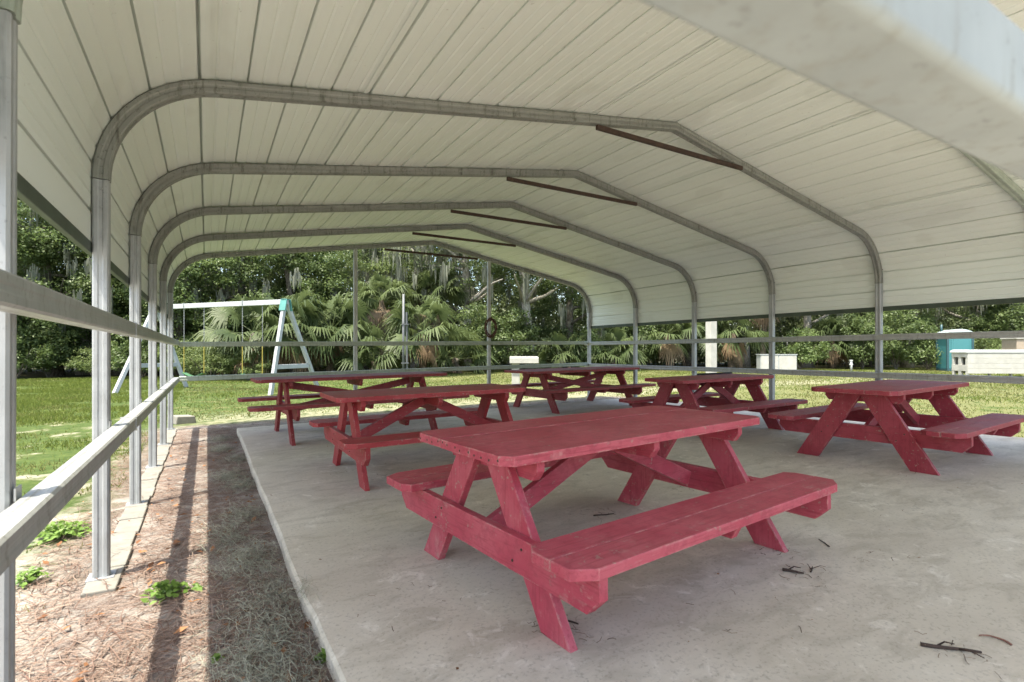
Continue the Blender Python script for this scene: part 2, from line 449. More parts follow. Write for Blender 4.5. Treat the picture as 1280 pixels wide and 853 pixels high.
# ------------------------------------------------------------------ the carport
AL, AR, AM = -.449, 7.22, 3.58
ZR = CAM_Z + 2.035 - .035          # ridge, centre line of the tube
ZC = CAM_Z + 1.385 - .035          # where slope and wall would meet
PIT_L, PIT_R = (ZR - ZC) / (AM - AL), (ZR - ZC) / (AR - AM)
TB = .07
FR = [.285, 1.775] + [1.826 + 1.42 * i for i in range(1, 6)]
Y_START, Y_END = -.30, 9.06  # roof carried forward out of view to keep the front rail shaded
def half_profile(wall, sgn, PIT):
    """centre line from a wall's bend to the ridge as (x, z) points"""
    phi = math.pi / 2 - math.atan(PIT); t = .5; r = t / math.tan(phi / 2)
    pts = [(wall, ZC - t)]
    for k in range(1, 17):
        th = math.pi - phi * k / 16
        pts.append((wall + sgn * (r + r * math.cos(th)), ZC - t + r * math.sin(th)))
    x0, z0 = pts[16]
    for k in range(1, 9): pts.append((x0 + (AM - x0) * k / 8, z0 + (ZR - z0) * k / 8))
    return pts
HP = half_profile(AL, 1, PIT_L); HPR = half_profile(AR, -1, PIT_R)
def section(w, h, g=.0035):
    """square tube with a shallow groove rolled into each face and eased corners"""
    c = .007; a, b_ = w / 2, h / 2; q = .006
    out = []
    for (sx, sy, dx, dy, hw) in ((0, -1, 1, 0, a), (1, 0, 0, 1, b_), (0, 1, -1, 0, a), (-1, 0, 0, -1, b_)):
        ox, oy = (sx * a, sy * b_)
        for t, dep in ((-hw + c, 0), (-q * 2, 0), (-q, g), (q, g), (q * 2, 0), (hw - c, 0)):
            out.append((ox + dx * t - sx * dep, oy + dy * t - sy * dep))
    return out
SEC = section(TB, TB); SEC_IN = section(TB - .006, TB - .006)
carport = thing('carport', 'metal carport shelter with white ribbed roof and galvanised bent frames', 'carport', (AM, 4.6, 0))
INV = Matrix.Translation(-Vector((AM, 4.6, 0)))
def part(b, name, mat, parent=carport, **kw):
    o = b.build(name, mat, None, **kw); o.parent = parent
    if parent is carport: o.matrix_parent_inverse = INV
    return o
for fi, y in enumerate(FR):
    pts2 = HP + HPR[-2::-1]
    pts = [Vector((p[0], y, p[1])) for p in pts2]
    ups = []
    for i in range(len(pts)):
        d = (pts[min(i+1, len(pts)-1)] - pts[max(i-1, 0)]).normalized()
        ups.append(Vector((-d.z, 0, d.x)))
    b = MB().sweep(pts, ups, SEC)
    # screw heads on the face toward the near end
    for sx, x in ((1, AL), (-1, AR)):
        for z in (ZC - .47, ZC - .40, ZC - .33):
            b.tube([(x + .006, y - TB / 2 - .006, z), (x + .006, y - TB / 2 + .004, z)], .006, 6)
    bow = part(b, 'arch_frame', GALV_GREEN if fi == 1 else GALV_BOW, smooth=False)
    for side, x in ((-1, AL), (1, AR)):
        zb = .02 if side < 0 else slab_z(AR)
        zt = ZC - .52
        dx0 = -.010 if (fi == 1 and side < 0) else 0
        p = MB().sweep([Vector((x + dx0, y, zb)), Vector((x + dx0 * .4, y, zt + .016))], [Vector((0, 1, 0))] * 2, section(TB - .004, TB - .004))
        p.box(x - .055, x + .055, y - .055, y + .055, zb - .005, zb + .006)
        for z in (zt - .03, zt - .12):
            p.tube([(x + .004, y - TB / 2 - .006, z), (x + .004, y - TB / 2 + .004, z)], .006, 6)
        part(p, 'post', GALV_POST, bow).matrix_parent_inverse = Matrix.Identity(4)
    yb = y - TB / 2 - .017
    br = MB().beam((AM - .92, yb, ZR - .222), (AM + .88, yb, ZR - .225), .026, .036, (0, 0, 1))
    tag(part(br, 'ridge_brace', RUST, bow), 'rusty brown brace under the ridge')

# roof sheets with rolled ribs, each sheet lapping over its neighbour
dense = []
full = [(AL, 1.672)] + HP + HPR[-2::-1] + [(AR, 1.690)]
seg = [0.0]
for p, q in zip(full, full[1:]): seg.append(seg[-1] + math.hypot(q[0]-p[0], q[1]-p[1]))
FT = seg[-1]
def along(s, off):
    s = min(max(s, 0), FT)
    i = 0
    while i < len(seg) - 2 and s > seg[i + 1]: i += 1
    t = (s - seg[i]) / (seg[i+1] - seg[i])
    def tan(j):
        j0, j1 = max(j - 1, 0), min(j + 1, len(full) - 1)
        v = Vector((full[j1][0] - full[j0][0], full[j1][1] - full[j0][1])); return v.normalized()
    tv = (tan(i) * (1 - t) + tan(i + 1) * t).normalized()
    x = full[i][0] * (1 - t) + full[i+1][0] * t; z = full[i][1] * (1 - t) + full[i+1][1] * t
    return (x - tv.y * off, z + tv.x * off)
PITCH = .2286
# put one rib at x = .204 on the left slope
s_ref = None
for k in range(4000):
    s = FT * k / 8000
    if along(s, 0)[1] > 2.2 and along(s, 0)[0] > .2044: s_ref = s; break
ribs = [s_ref + PITCH * k for k in range(-20, 60)]
ribs = [s for s in ribs if .06 < s < FT - .06]
groups = [ribs[i:i + 4] for i in range(0, len(ribs), 4)]
RO = TB / 2 + .003
for gi, g in enumerate(groups):
    s0 = 0.0 if gi == 0 else g[0] - .045
    s1 = FT if gi == len(groups) - 1 else groups[gi + 1][0] + .045
    base = RO + (.007 if gi % 2 else 0)
    rl = g + ([] if gi == len(groups) - 1 else [groups[gi + 1][0]])
    ss = {s0: 0.0, s1: 0.0}
    for s in rl:
        lap = s == g[0] or s not in g             # ribs where two sheets lap stand taller
        hw, dp = (.0078, .046) if lap else (.0056, .032)
        for ds, h in ((-.026, 0), (-hw - .0004, .005), (-hw, dp), (hw, dp), (hw + .0004, .005), (.026, 0)):
            if s0 <= s + ds <= s1: ss[s + ds] = h
    for s in rl:                                   # pencil beads between the ribs
        for q in (.076, .152):
            for ds, h in ((-.010, 0), (0, .005), (.010, 0)):
                if s0 <= s + q + ds <= s1: ss[s + q + ds] = h
    x = s0
    while x < s1:                                  # enough points to follow the bends
        if all(abs(x - k) > .02 for k in ss):
            near_rib = any(abs(x - r) < .026 for r in rl)
            if not near_rib: ss[x] = 0.0
        x += .05
    keys = sorted(ss)
    lo = [along(s, base + ss[s]) for s in keys]; hi = [along(s, base + ss[s] + .0025) for s in keys]
    poly = lo + hi[::-1]
    nk = len(keys); vs = []; fs = []
    for y in (Y_START, Y_END):
        vs += [(p[0], y, p[1]) for p in lo] + [(p[0], y, p[1]) for p in hi]
    m_ = 2 * nk
    for i in range(nk - 1):
        fs.append((i, i + 1, m_ + i + 1, m_ + i))
        fs.append((nk + i, m_ + nk + i, m_ + nk + i + 1, nk + i + 1))
        fs.append((i, nk + i, nk + i + 1, i + 1)); fs.append((m_ + i, m_ + i + 1, m_ + nk + i + 1, m_ + nk + i))
    fs.append((0, m_, m_ + nk, nk)); fs.append((nk - 1, 2*nk - 1, m_ + 2*nk - 1, m_ + nk - 1))
    part(MB().add(vs, fs), 'roof_sheet', ROOF)
for sx, x in ((-1, AL), (1, AR)):
    xi = x + sx * (TB / 2 + .0005); zb = 1.615 if sx < 0 else 1.640
    b = MB().box(min(xi, xi + sx * .026), max(xi, xi + sx * .026), Y_START, Y_END, zb, zb + .056)
    part(b, 'eave_trim', TRIM, bevel=.004)
# gable edge trim at the far end follows the roof line
def railing(name, p0, p1, mat=GALV_RAIL, w=.068, h=.072):
    p0, p1 = Vector(p0), Vector(p1)
    return MB().sweep([p0, p1], [Vector((0, 0, 1))] * 2, section(w, h, .002))
RX = AL + TB / 2 + .036
def bracketed(b, x, z, side):
    for y in FR[1:]:
        b.box(x - side * .036 - .002, x - side * .036 + .002, y - .025, y + .025, z + .030, z + .062)
    return b
for z in (1.133 + .128, 1.133 - .405):
    b = railing('rail', (RX, .22, z), (RX, FR[-1] + .03, z))
    b.box(RX - .038, RX + .038, 3.60, 3.62, z - .040, z + .0385)
    (bracketed(b, RX, z, 1) if z < 1 else None)
    part(b, 'side_rail', GALV_RAIL)
RX2 = AR - TB / 2 - .036
for z in (1.133 + .180, 1.133 - .290):
    b = railing('rail', (RX2, .22, z), (RX2, FR[-1] + .03, z))
    part(b, 'side_rail', GALV_RAIL)
yb = FR[-1] - TB / 2 - .036
for zl, zr in ((1.133 + .108, 1.133 + .196), (1.133 - .39, 1.133 - .268)):
    part(railing('rail', (RX + .036, yb, zl), (RX2 - .036, yb, zr)), 'back_rail', GALV_GREEN)
rs = [(c_[0] + .009 * math.cos(t), c_[1] + .009 * math.sin(t)) for c_, t0 in (((.026, -.026), -90), ((.026, .026), 0), ((-.026, .026), 90), ((-.026, -.026), 180))
      for t in (R(t0 + 15 * k) for k in range(7))]
part(MB().sweep([Vector((AL - .03, .19, 1.133 + .237)), Vector((AR, .19, 1.133 + .237))], [Vector((0, 0, 1))] * 2, rs), 'front_rail',
     mat_galv('blotchy_galvanised', (.35, .39, .39), (.25, .26, .23), .6, .0, .85), smooth=False)
for x in (2.175, 4.736):
    zt = ZR - (PIT_L if x < AM else PIT_R) * abs(AM - x) - TB / 2 + .004
    p = MB().sweep([Vector((x, FR[-1] + .0, ground_z(x) + .0)), Vector((x, FR[-1], zt))], [Vector((0, 1, 0))] * 2, section(.062, .062))
    p.box(x - .05, x + .05, FR[-1] - .05, FR[-1] + .05, float(ground_z(x)) - .002, float(ground_z(x)) + .008)
    part(p, 'gable_post', GALV_RAIL)

# footing strip under the left posts and a loose block at its end
b = MB()
ys = np.linspace(3.05, 8.85, 20)
for k in range(len(ys) - 1):
    j = .012 * math.sin(k * 2.3)
    b.box(-.50 + j * .4, -.368 + j * .5, ys[k] + .002, ys[k + 1] - .002, -.03, .022 + .004 * math.sin(k * 1.7))
tag(b.build('concrete_footing', FOOTING, bevel=.006), 'narrow pale concrete strip under the left row of posts', 'footing')
x, y = at(229, 8.25)
b = MB().prism([(-.14, 0), (.15, 0), (.13, .115), (-.12, .13)], 1, -.14, .16)
o = b.build('concrete_block', FOOTING, bevel=.012); o.location = (x, y, -.005); o.rotation_euler.z = .3
tag(o, 'pale concrete block lying beside the farthest left post', 'block')

# ------------------------------------------------------------------ picnic tables
def make_table(label, x, y, yaw, L=1.78, Wd=.76, ht=.67, hb=.385, legw=.14, vt=.10, vb=.5, E=1.46,
               bo=.79, bi=.50, BL=1.80, outside=True, style='short', mat='brown', boards=3, nails=False):
    root = thing('picnic_table', label, 'picnic table', (x, y, slab_z(x)), yaw, 'picnic tables under the carport')
    root.rotation_euler = (0, -math.atan(SLOPE) * math.cos(yaw), yaw)
    T = .04; bev = .0035
    b = MB(); c = .045
    bw = Wd / boards
    for k in range(boards):
        v0 = -Wd / 2 + bw * k + (.001 if k else 0); v1 = -Wd / 2 + bw * (k + 1) - (.001 if k < boards - 1 else 0)
        lo, hi = -L / 2, L / 2
        if k == 0: poly = [(lo + c, v0), (hi - c, v0), (hi, v0 + c), (hi, v1), (lo, v1), (lo, v0 + c)]
        elif k == boards - 1: poly = [(lo, v0), (hi, v0), (hi, v1 - c), (hi - c, v1), (lo + c, v1), (lo, v1 - c)]
        else: poly = [(lo, v0), (hi, v0), (hi, v1), (lo, v1)]
        dz = random.uniform(-.0012, .0012)
        b.prism(poly, 2, ht - T + dz, ht + dz)
    if nails:
        for k in range(13):
            v = -Wd / 2 + .06 + (Wd - .12) * k / 12 + random.uniform(-.012, .012); z = ht - T / 2 + random.uniform(-.008, .008)
            b.tube([(-L / 2 - .0012, v, z), (-L / 2 + .002, v, z)], .0060, 6, mi=1)
    b.build('tabletop', [red(mat, 'x'), RUST] if nails else red(mat, 'x'), root, bevel=bev if not nails else .003)
    for u in (-(E / 2 - .041), 0.0, E / 2 - .041):
        MB().prism([(-Wd / 2 + .03, ht - T - .002), (-Wd / 2 + .03, ht - T - .045), (-Wd / 2 + .06, ht - T - .085),
                    (Wd / 2 - .06, ht - T - .085), (Wd / 2 - .03, ht - T - .045), (Wd / 2 - .03, ht - T - .002)], 0, u - .02, u + .02)\
            .build('cleat', red(mat, 'y'), root, bevel=bev)
    zt = ht - T - .003
    ang = math.atan((vb - vt) / zt); hw = legw / math.cos(ang) / 2
    for su in (-1, 1):
        for sv in (-1, 1):
            u0 = su * E / 2
            poly = [(sv * vb - hw, .0), (sv * vb + hw, .0), (sv * vt + hw, zt), (sv * vt - hw, zt)]
            lb = MB().prism(poly, 0, u0 - .0195, u0 + .0195)
            zb = hb - T - .07; vz = sv * (vb + (vt - vb) * zb / zt)
            if not outside:
                for dv_, dz_ in ((-.03, .03), (.03, -.03)):
                    lb.tube([(u0 + su * .0185, vz + dv_, zb + dz_), (u0 + su * .0235, vz + dv_, zb + dz_)], .0060, 8, mi=1)
            lb.build('leg', [red(mat, 'z'), RUST], root, bevel=bev)
        uc = su * (E / 2 + (.0405 if outside else -.0405))
        z1 = hb - T - .002; z0 = z1 - .14; q = .06
        sb = MB().prism([(-bo + .02, z1), (-bo + .02, z0 + q), (-bo + .02 + q, z0), (bo - .02 - q, z0), (bo - .02, z0 + q), (bo - .02, z1)],
                        0, uc - .0195, uc + .0195)
        if outside:
            for sv in (-1, 1):
                zb = hb - T - .07; vz = sv * (vb + (vt - vb) * zb / zt)
                for dv_, dz_ in ((-.03, .03), (.03, -.03)):
                    sb.tube([(uc + su * .0185, vz + dv_, zb + dz_), (uc + su * .0235, vz + dv_, zb + dz_)], .0060, 8, mi=1)
        sb.build('seat_support', [red(mat, 'y'), RUST], root, bevel=bev)
        zc = hb - T - .07
        if style == 'short':
            MB().beam((su * (E / 2 - (.03 if outside else .075)), 0, zc), (su * .03, 0, ht - T - .05), .088, .038, (0, 1, 0)) \
                .build('brace', red(mat, 'x'), root, bevel=bev)
        else:
            MB().beam((su * (E / 2 - .03), -.022 * su, zc - .02), (-su * (E / 2 - .10), -.022 * su, ht - T - .06), .088, .038, (0, 1, 0)) \
                .build('brace', red(mat, 'x'), root, bevel=bev)
    for sv in (-1, 1):
        b = MB(); w = (bo - bi) / 2; c = .05
        for k in range(2):
            v0 = bi + w * k + (.0015 if k else 0); v1 = bi + w * (k + 1) - (0 if k else .0015)
            lo, hi = -BL / 2, BL / 2
            if k == 1: poly = [(lo, v0), (hi, v0), (hi, v1 - c), (hi - c * 1.6, v1), (lo + c * 1.6, v1), (lo, v1 - c)]
            else: poly = [(lo + .035, v0), (hi - .035, v0), (hi, v0 + .05), (hi, v1), (lo, v1), (lo, v0 + .05)]
            if sv < 0: poly = [(p[0], -p[1]) for p in poly][::-1]
            b.prism(poly, 2, hb - T + .001 * k, hb + .001 * k)
        b.build('bench_seat', red(mat, 'x'), root, bevel=bev)
        MB().prism([(sv * (bi + .02), hb - T - .002), (sv * (bo - .02), hb - T - .002), (sv * (bo - .05), hb - T - .06), (sv * (bi + .05), hb - T - .06)],
                   0, -.02, .02).build('seat_cleat', red(mat, 'y'), root, bevel=bev)
    return root
make_table('nearest picnic table at the centre, faded pinkish red, its end nail-dotted', 1.805, 2.108, .086, ht=.672, mat='front', E=1.48, Wd=.765, nails=True)
make_table('red picnic table with wide legs crossing outside its seat supports, nearest the right lawn', 5.768, 2.469, .046, L=1.754, Wd=.70, ht=.68,
           legw=.17, vt=.085, vb=.475, E=1.317, bo=.79, bi=.51, BL=1.78, outside=False, mat='crimson')
make_table('red picnic table with a black strap dangling from its top', 5.622, 4.473, .007, L=1.739, Wd=.69, ht=.68,
           legw=.165, vt=.09, vb=.475, E=1.317, outside=False, mat='plum')
make_table('long dark red picnic table with crossed braces, in front of the white sink stand', 5.791, 7.577, .036, L=2.5, Wd=.91, ht=.69, hb=.40,
           legw=.14, vt=.19, vb=.60, E=1.77, bo=.86, bi=.58, BL=2.5, outside=False, style='cross', boards=4)
make_table('red picnic table directly behind the nearest one, short braces under its thin top', 1.764, 4.546, .0, L=1.763, Wd=.753, ht=.70, hb=.40,
           vt=.10, vb=.51, E=1.42, BL=1.82, mat='red')
make_table('long dark red picnic table at the slab corner nearest the swing set, benches overhanging far', 1.706, 7.02, .029, L=2.425, Wd=.714, ht=.74, hb=.46,
           vt=.15, vb=.62, E=1.754, bo=.80, bi=.52, BL=2.66, outside=False, style='cross')

# a black strap left on the third table
t3z = slab_z(5.622) + .68
b = MB()
b.beam((5.75, 4.79, t3z + .014), (6.47, 4.80, t3z + .02), .03, .022)
b.beam((6.20, 4.80, t3z + .008), (6.20, 4.835, t3z + .004), .03, .006)
b.beam((6.20, 4.836, t3z + .004), (6.205, 4.842, t3z - .13), .028, .006, (0, 1, 0))
b.beam((6.205, 4.842, t3z - .13), (6.225, 4.85, t3z - .21), .03, .010, (0, 1, 0))
tag(b.build('black_strap', BLACK, bevel=.002), 'black webbing strap lying along a table edge with one end hanging', 'strap')

# wreath on the gable post
b = MB()
for k in range(9):
    ph = random.random() * 6.28; pts = []
    for i in range(29):
        t = 2 * math.pi * i / 28
        r = .128 + .022 * math.sin(t * 5 + ph) + random.uniform(-.008, .008)
        pts.append((r * math.cos(t) * .92, .018 * math.sin(t * 4 + ph * 2) - .01, r * math.sin(t) * 1.28))
    b.tube(pts, .0075, 5)
o = b.build('wreath', mat_plain('brown_vine', (.095, .045, .035), .9, 0, .4, 40, .3)); o.location = (4.74, FR[-1] - .062, 1.60)
tag(o, 'brown twig wreath hanging on a back post of the carport', 'wreath')

# ------------------------------------------------------------------ twigs, leaves, straw, moss
def twig(label, px, py, ln, ang, mat=TWIG, r=.006, curl=0.0, forks=2):
    zz = SLAB0
    for _ in range(8):
        Z = 648 * (CAM_Z - zz) / (py - 440); X = (px - 640) / 648 * Z
        x, y = X * CO + Z * SI, -X * SI + Z * CO; zz = slab_z(x)
    b = MB(); pts = []; a = 0; p = Vector((-ln / 2, 0, r)); h = 0.0
    n = 9
    for i in range(n):
        pts.append(p.copy()); h += curl / n + random.uniform(-.12, .12)
        p = p + Vector((math.cos(h), math.sin(h), random.uniform(-.05, .09))) * (ln / n)
    pts = [Vector((q.x, q.y, max(q.z, r))) for q in pts]
    b.tube(pts, [r * (1 - .5 * i / n) for i in range(n)], 6)
    for k in range(forks):
        q = pts[2 + (k * 3) % 6]; s = -1 if k % 2 else 1
        b.tube([q, q + Vector((.03, s * .025, .012)), q + Vector((.06, s * .04, .004))], [r * .5, r * .4, r * .25], 5)
    o = b.build('twig', mat, smooth=True); o.location = (x, y, zz); o.rotation_euler.z = ang
    return tag(o, label, 'twig', 'twigs on the concrete slab')
twig('short broken dark twig lying right of the nearest table\'s foot', 993, 716, .10, -.9, r=.008, forks=1)
twig('thin straight twig on bare concrete pointing at the nearest table', 1030, 679, .12, .9, r=.004, forks=0)
twig('knotty dark twig on the slab at the bottom right corner', 1196, 817, .20, -1.0, r=.007, forks=3)
twig('curled reddish twig lying alone at the right of the slab', 1255, 797, .12, .6, TWIG_RED, .004, 3.2, 0)
twig('forked twig in the middle of the twig litter', 1017, 713, .08, .2, r=.004, forks=3)
twig('dark twig beneath the nearest table', 757, 645, .16, -.4, r=.005, forks=0)
twig('short twig beside the front foot of the nearest table', 713, 778, .09, -.9, r=.005, forks=0)

def ribbons(n, xf, yf, zf, ln, wd, steps, wig, lift):
    """many small curving ribbons lying on a surface; returns V, F (quads), ids"""
    x = xf; y = yf; a = rng.uniform(0, 2 * np.pi, n); L = rng.uniform(*ln, n); w = rng.uniform(*wd, n)
    Vs = []; z = zf + rng.uniform(.001, lift, n)
    for s in range(steps + 1):
        px_, py_ = -np.sin(a) * w / 2, np.cos(a) * w / 2
        Vs.append(np.stack([x + px_, y + py_, z], 1)); Vs.append(np.stack([x - px_, y - py_, z + .0008], 1))
        x = x + np.cos(a) * L / steps; y = y + np.sin(a) * L / steps
        a = a + rng.normal(0, wig, n); z = np.maximum(zf + .001, z + rng.normal(0, lift * .3, n))
    V = np.stack(Vs, 1).reshape(-1, 3)
    k = (steps + 1) * 2
    base = (np.arange(n) * k)[:, None]
    F = np.concatenate([base + np.array([[2*s, 2*s+1, 2*s+3, 2*s+2]]) for s in range(steps)], 0)
    rid = np.tile(np.arange(n), steps)
    return V, F, rid
# pine straw bed
n = 21000
y = 1.4 + 7.4 * rng.random(n) ** 1.5; x = rng.uniform(-.85, .36, n)
pz = (np.sin(x * 7 + y * 3.1) + np.sin(y * 5.3 - x * 4 + 1) + np.sin(y * 2.2 + x * 9)) / 3
keep = (rng.random(n) < np.clip(.75 + .9 * pz, .12, 1)) & (rng.random(n) < np.where(x < -.5, np.clip(1.6 - (-.5 - x) * 4, .1, 1), 1.0)); x, y = x[keep], y[keep]; n = len(x)
keep = ~((x < -.33) & (x > -.53) & (y > 2.98) & (rng.random(n) < .96)); x, y = x[keep], y[keep]; n = len(x)
V, F, rid = ribbons(n, x, y, np.where((x < -.33) & (x > -.52) & (y > 2.9), .028, .0), (.05, .16), (.0016, .0034), 2, .25, .018)
rv = np.clip(rng.normal(.45, .25, n), 0, 1)
tag(np_mesh('pine_straw', V, F, STRAW, rnd=rv[rid]), 'brown pine needles littering the bed beside the slab', 'straw', kind='stuff')
# fallen grey moss
cl = [(.20, 2.15, .17), (.24, 2.6, .13), (.20, 3.1, .17), (.12, 3.6, .12), (.22, 4.0, .12), (.26, 4.9, .12), (.17, 5.3, .12), (.28, 6.1, .1), (.15, 6.8, .12), (.36, 2.42, .05),
      (.25, 1.8, .14), (.16, 7.6, .12), (.12, 2.0, .12), (.16, 1.6, .12)]
xs, ys_, zs = [], [], []
for cx_, cy_, r_ in cl:
    m_ = int(16000 * r_ * r_ * 1.45); q = rng.normal(0, 1, (m_, 2)) * [r_ * .5, r_ * 1.0]
    xs.append(cx_ + q[:, 0]); ys_.append(cy_ + q[:, 1])
x = np.concatenate(xs); y = np.concatenate(ys_)
for cx_ in np.linspace(.8, 7.6, 9):
    m_ = 420; q = rng.normal(0, 1, (m_, 2)) * [.5, .22]
    x = np.concatenate([x, cx_ + q[:, 0]]); y = np.concatenate([y, 8.62 + q[:, 1]])
ok = (x < .36) | (y > 8.22); ok |= (abs(x - .38) < .06) & (abs(y - 2.42) < .12)
x, y = x[ok], y[ok]
zf = np.where((x > .36) & (y < 8.2), slab_z(x), ground_z(x))
V, F, rid = ribbons(len(x), x, y, zf, (.06, .15), (.0008, .0018), 5, .8, .04)
tag(np_mesh('fallen_moss', V, F, GREYMOSS, rnd=rng.random(len(x))[rid]), 'grey fallen tree moss in tufts along the slab edge', 'moss', kind='stuff')

# dark needles and twig crumbs swept into little heaps on the slab
hp = [(995, 716, .10, 40), (1018, 722, .06, 16), (708, 790, .10, 46), (690, 782, .05, 20), (755, 642, .14, 60), (975, 690, .10, 40), (1190, 815, .10, 24), (1105, 700, .12, 14), (860, 612, .10, 40),
      (1015, 569, .08, 24), (1160, 592, .08, 26), (600, 640, .2, 24), (470, 600, .2, 26), (905, 760, .3, 16), (1080, 640, .3, 26), (560, 740, .4, 18), (520, 545, .3, 30), (430, 590, .1, 16), (367, 556, .1, 16)]
xs, ys_ = [], []
for px, py, r_, k in hp:
    zz = SLAB0
    for _ in range(6):
        Z = 648 * (CAM_Z - zz) / (py - 440); X = (px - 640) / 648 * Z
        x0, y0 = X * CO + Z * SI, -X * SI + Z * CO; zz = slab_z(x0)
    xs.append(x0 + rng.normal(0, r_ * .6, k)); ys_.append(y0 + rng.normal(0, r_ * .6, k))
x = np.clip(np.concatenate(xs), .42, 7.8); y = np.concatenate(ys_)
k = rng.random(len(x)) < .55; x, y = x[k], y[k]
V, F, rid = ribbons(len(x), x, y, slab_z(x) + .001, (.015, .06), (.0012, .0035), 3, .5, .010)
tag(np_mesh('debris', V, F, mat_leaf('dark_needle', (.06, .045, .034), (.24, .18, .14), 0, .9, False), rnd=rng.random(len(x))[rid]),
    'dark needles and crumbs swept into small heaps on the slab', 'debris', kind='stuff')

def leaves(C, N, size, aspect=.5):
    """rhombic leaves: centres C, normals N (n,3), size (n)"""
    n = len(C)
    N = N / (np.linalg.norm(N, axis=1, keepdims=True) + 1e-9)
    r = rng.normal(0, 1, (n, 3)); T = np.cross(N, r); T /= (np.linalg.norm(T, axis=1, keepdims=True) + 1e-9)
    B = np.cross(N, T); s = size[:, None]
    V = np.stack([C - T * s * .5, C + B * s * aspect * .5 + N * s * .08, C + T * s * .5, C - B * s * aspect * .5 + N * s * .08], 1).reshape(-1, 3)
    F = np.arange(4 * n).reshape(n, 4)
    return V, F
# dry leaves on the bed and bits on the slab
n = 230
x = np.concatenate([rng.uniform(-.8, .36, n), rng.uniform(.4, 7.2, 260)]); y = np.concatenate([1.4 + 6 * rng.random(n) ** 1.6, rng.uniform(1.0, 8.1, 260)])
zf = np.where(x > .365, slab_z(x) + .006, .016)
sz = np.concatenate([rng.uniform(.02, .06, n), rng.uniform(.008, .022, 260)])
V, F = leaves(np.stack([x, y, zf], 1), np.stack([rng.normal(0, .25, len(x)), rng.normal(0, .25, len(x)), np.ones(len(x))], 1), sz, .55)
tag(np_mesh('leaf_litter', V, F, DEADLEAF, rnd=rng.random(len(x))), 'dry brown leaves and crumbs scattered on bed and slab', 'leaves', kind='stuff')

def weed(label, px, py, r, n, h=.09):
    r *= .85; h *= .8
    Z = 648 * CAM_Z / (py - 440); X = (px - 640) / 648 * Z
    x, y = X * CO + Z * SI, -X * SI + Z * CO
    q = np.clip(rng.normal(0, .38, (n, 2)), -.8, .8) * r; d = np.linalg.norm(q, axis=1) / r
    C = np.stack([q[:, 0], q[:, 1], np.clip(h * (1.0 - d * .6) * rng.uniform(.35, 1.1, n), .012, None)], 1)
    N = np.stack([q[:, 0] / r * .5 + rng.normal(0, .35, n), q[:, 1] / r * .5 + rng.normal(0, .35, n), np.ones(n)], 1)
    V, F = leaves(C, N, rng.uniform(.022, .046, n), .6)
    sd = np.stack([-q[:, 1], q[:, 0], np.zeros(n)], 1); sd = sd / (np.linalg.norm(sd, axis=1, keepdims=True) + 1e-6) * .0025
    VS = np.stack([sd * .6, -sd * .6, C - sd, C + sd], 1).reshape(-1, 3); F = np.concatenate([F, np.arange(4 * n).reshape(n, 4) + len(V)]); V = np.concatenate([V, VS])
    o = np_mesh('weed', V, F, LEAF_WEED, rnd=np.tile(rng.random(n), 2)); o.location = (x, y, 0)
    return tag(o, label, 'weed', 'weeds in the sandy ground')
weed('bright green weed in the straw crossed by a rail shadow', 206, 746, .12, 90)
weed('leafy weed patch between the two nearest left posts, under the lower rail', 75, 672, .22, 240, .12)
weed('small round weed beside the nearest left post', 38, 730, .10, 70, .10)
weed('tiny yellow-green weed at the photo bottom in the straw', 272, 826, .03, 14, .03)
weed('tiny weed sprouting against the slab edge', 404, 828, .035, 18, .05)
weed('pale weed sprig right of the straw weed', 243, 738, .05, 14, .03)

# grass blades
def blades(x, y, zf, h, w, lean=.45):
    n = len(x); a = rng.uniform(0, 2 * np.pi, n); hh = rng.uniform(.5, 1.0, n) * h; b_ = rng.uniform(0, 2 * np.pi, n); L = np.abs(rng.normal(0, lean, n)) * hh
    dx, dy = np.cos(a) * w / 2, np.sin(a) * w / 2
    V = np.stack([np.stack([x - dx, y - dy, zf], 1), np.stack([x + dx, y + dy, zf], 1),
                  np.stack([x + np.cos(b_) * L, y + np.sin(b_) * L, zf + hh], 1)], 1).reshape(-1, 3)
    return V, np.arange(3 * n).reshape(n, 3)
def patch(x, y, f=1.0):
    return (np.sin(x * 1.3 * f + 1.1) + np.sin(y * 1.1 * f + 2.3) + np.sin((x + y) * 2.1 * f) + np.sin((x - 1.7 * y) * 1.7 * f + .6)) / 4
xs = rng.uniform(-14, -.62, 420000); ys_ = 2.2 + 26 * rng.random(420000) ** 1.5
den = np.clip((ys_ - 3.6) / 4.0, .05, 1) * np.clip(np.where(ys_ < 10.5, .45, .75) + 1.4 * patch(xs, ys_, 1.4), .02, 1)
k = rng.random(len(xs)) < den; xs, ys_ = xs[k], ys_[k]
h = np.where(ys_ > 11, .085, .05)
V, F = blades(xs, ys_, np.zeros(len(xs)), h, .006 + .0006 * ys_, .9)
dry_ = patch(xs, ys_, 1.7) + rng.normal(0, .35, len(xs)) + np.clip((9.5 - ys_) / 6, -.5, .6) > .25
tag(np_mesh('grass', V, F, None, mats=[GRASS, GRASS_DRY], mi=dry_.astype(int), rnd=np.clip(rng.normal(.5, .25, len(xs)), 0, 1)),
    'green lawn grass left of the shelter', 'grass', kind='stuff')
n = 330000
xs = rng.uniform(-1, 44, n); ys_ = rng.uniform(0, 29, n)
k = (((xs > 8.0) | (ys_ > 9.9)) & (ys_ + .40 * xs < 31.5) & (rng.random(n) < np.clip(.55 + .6 * patch(xs, ys_), .12, 1)))
xs, ys_ = xs[k], ys_[k]
dist = np.hypot(xs, ys_)
V, F = blades(xs, ys_, ground_z(xs), np.where(patch(xs, ys_, .7) > .2, .07, .045), .008 + .0008 * dist, .9)
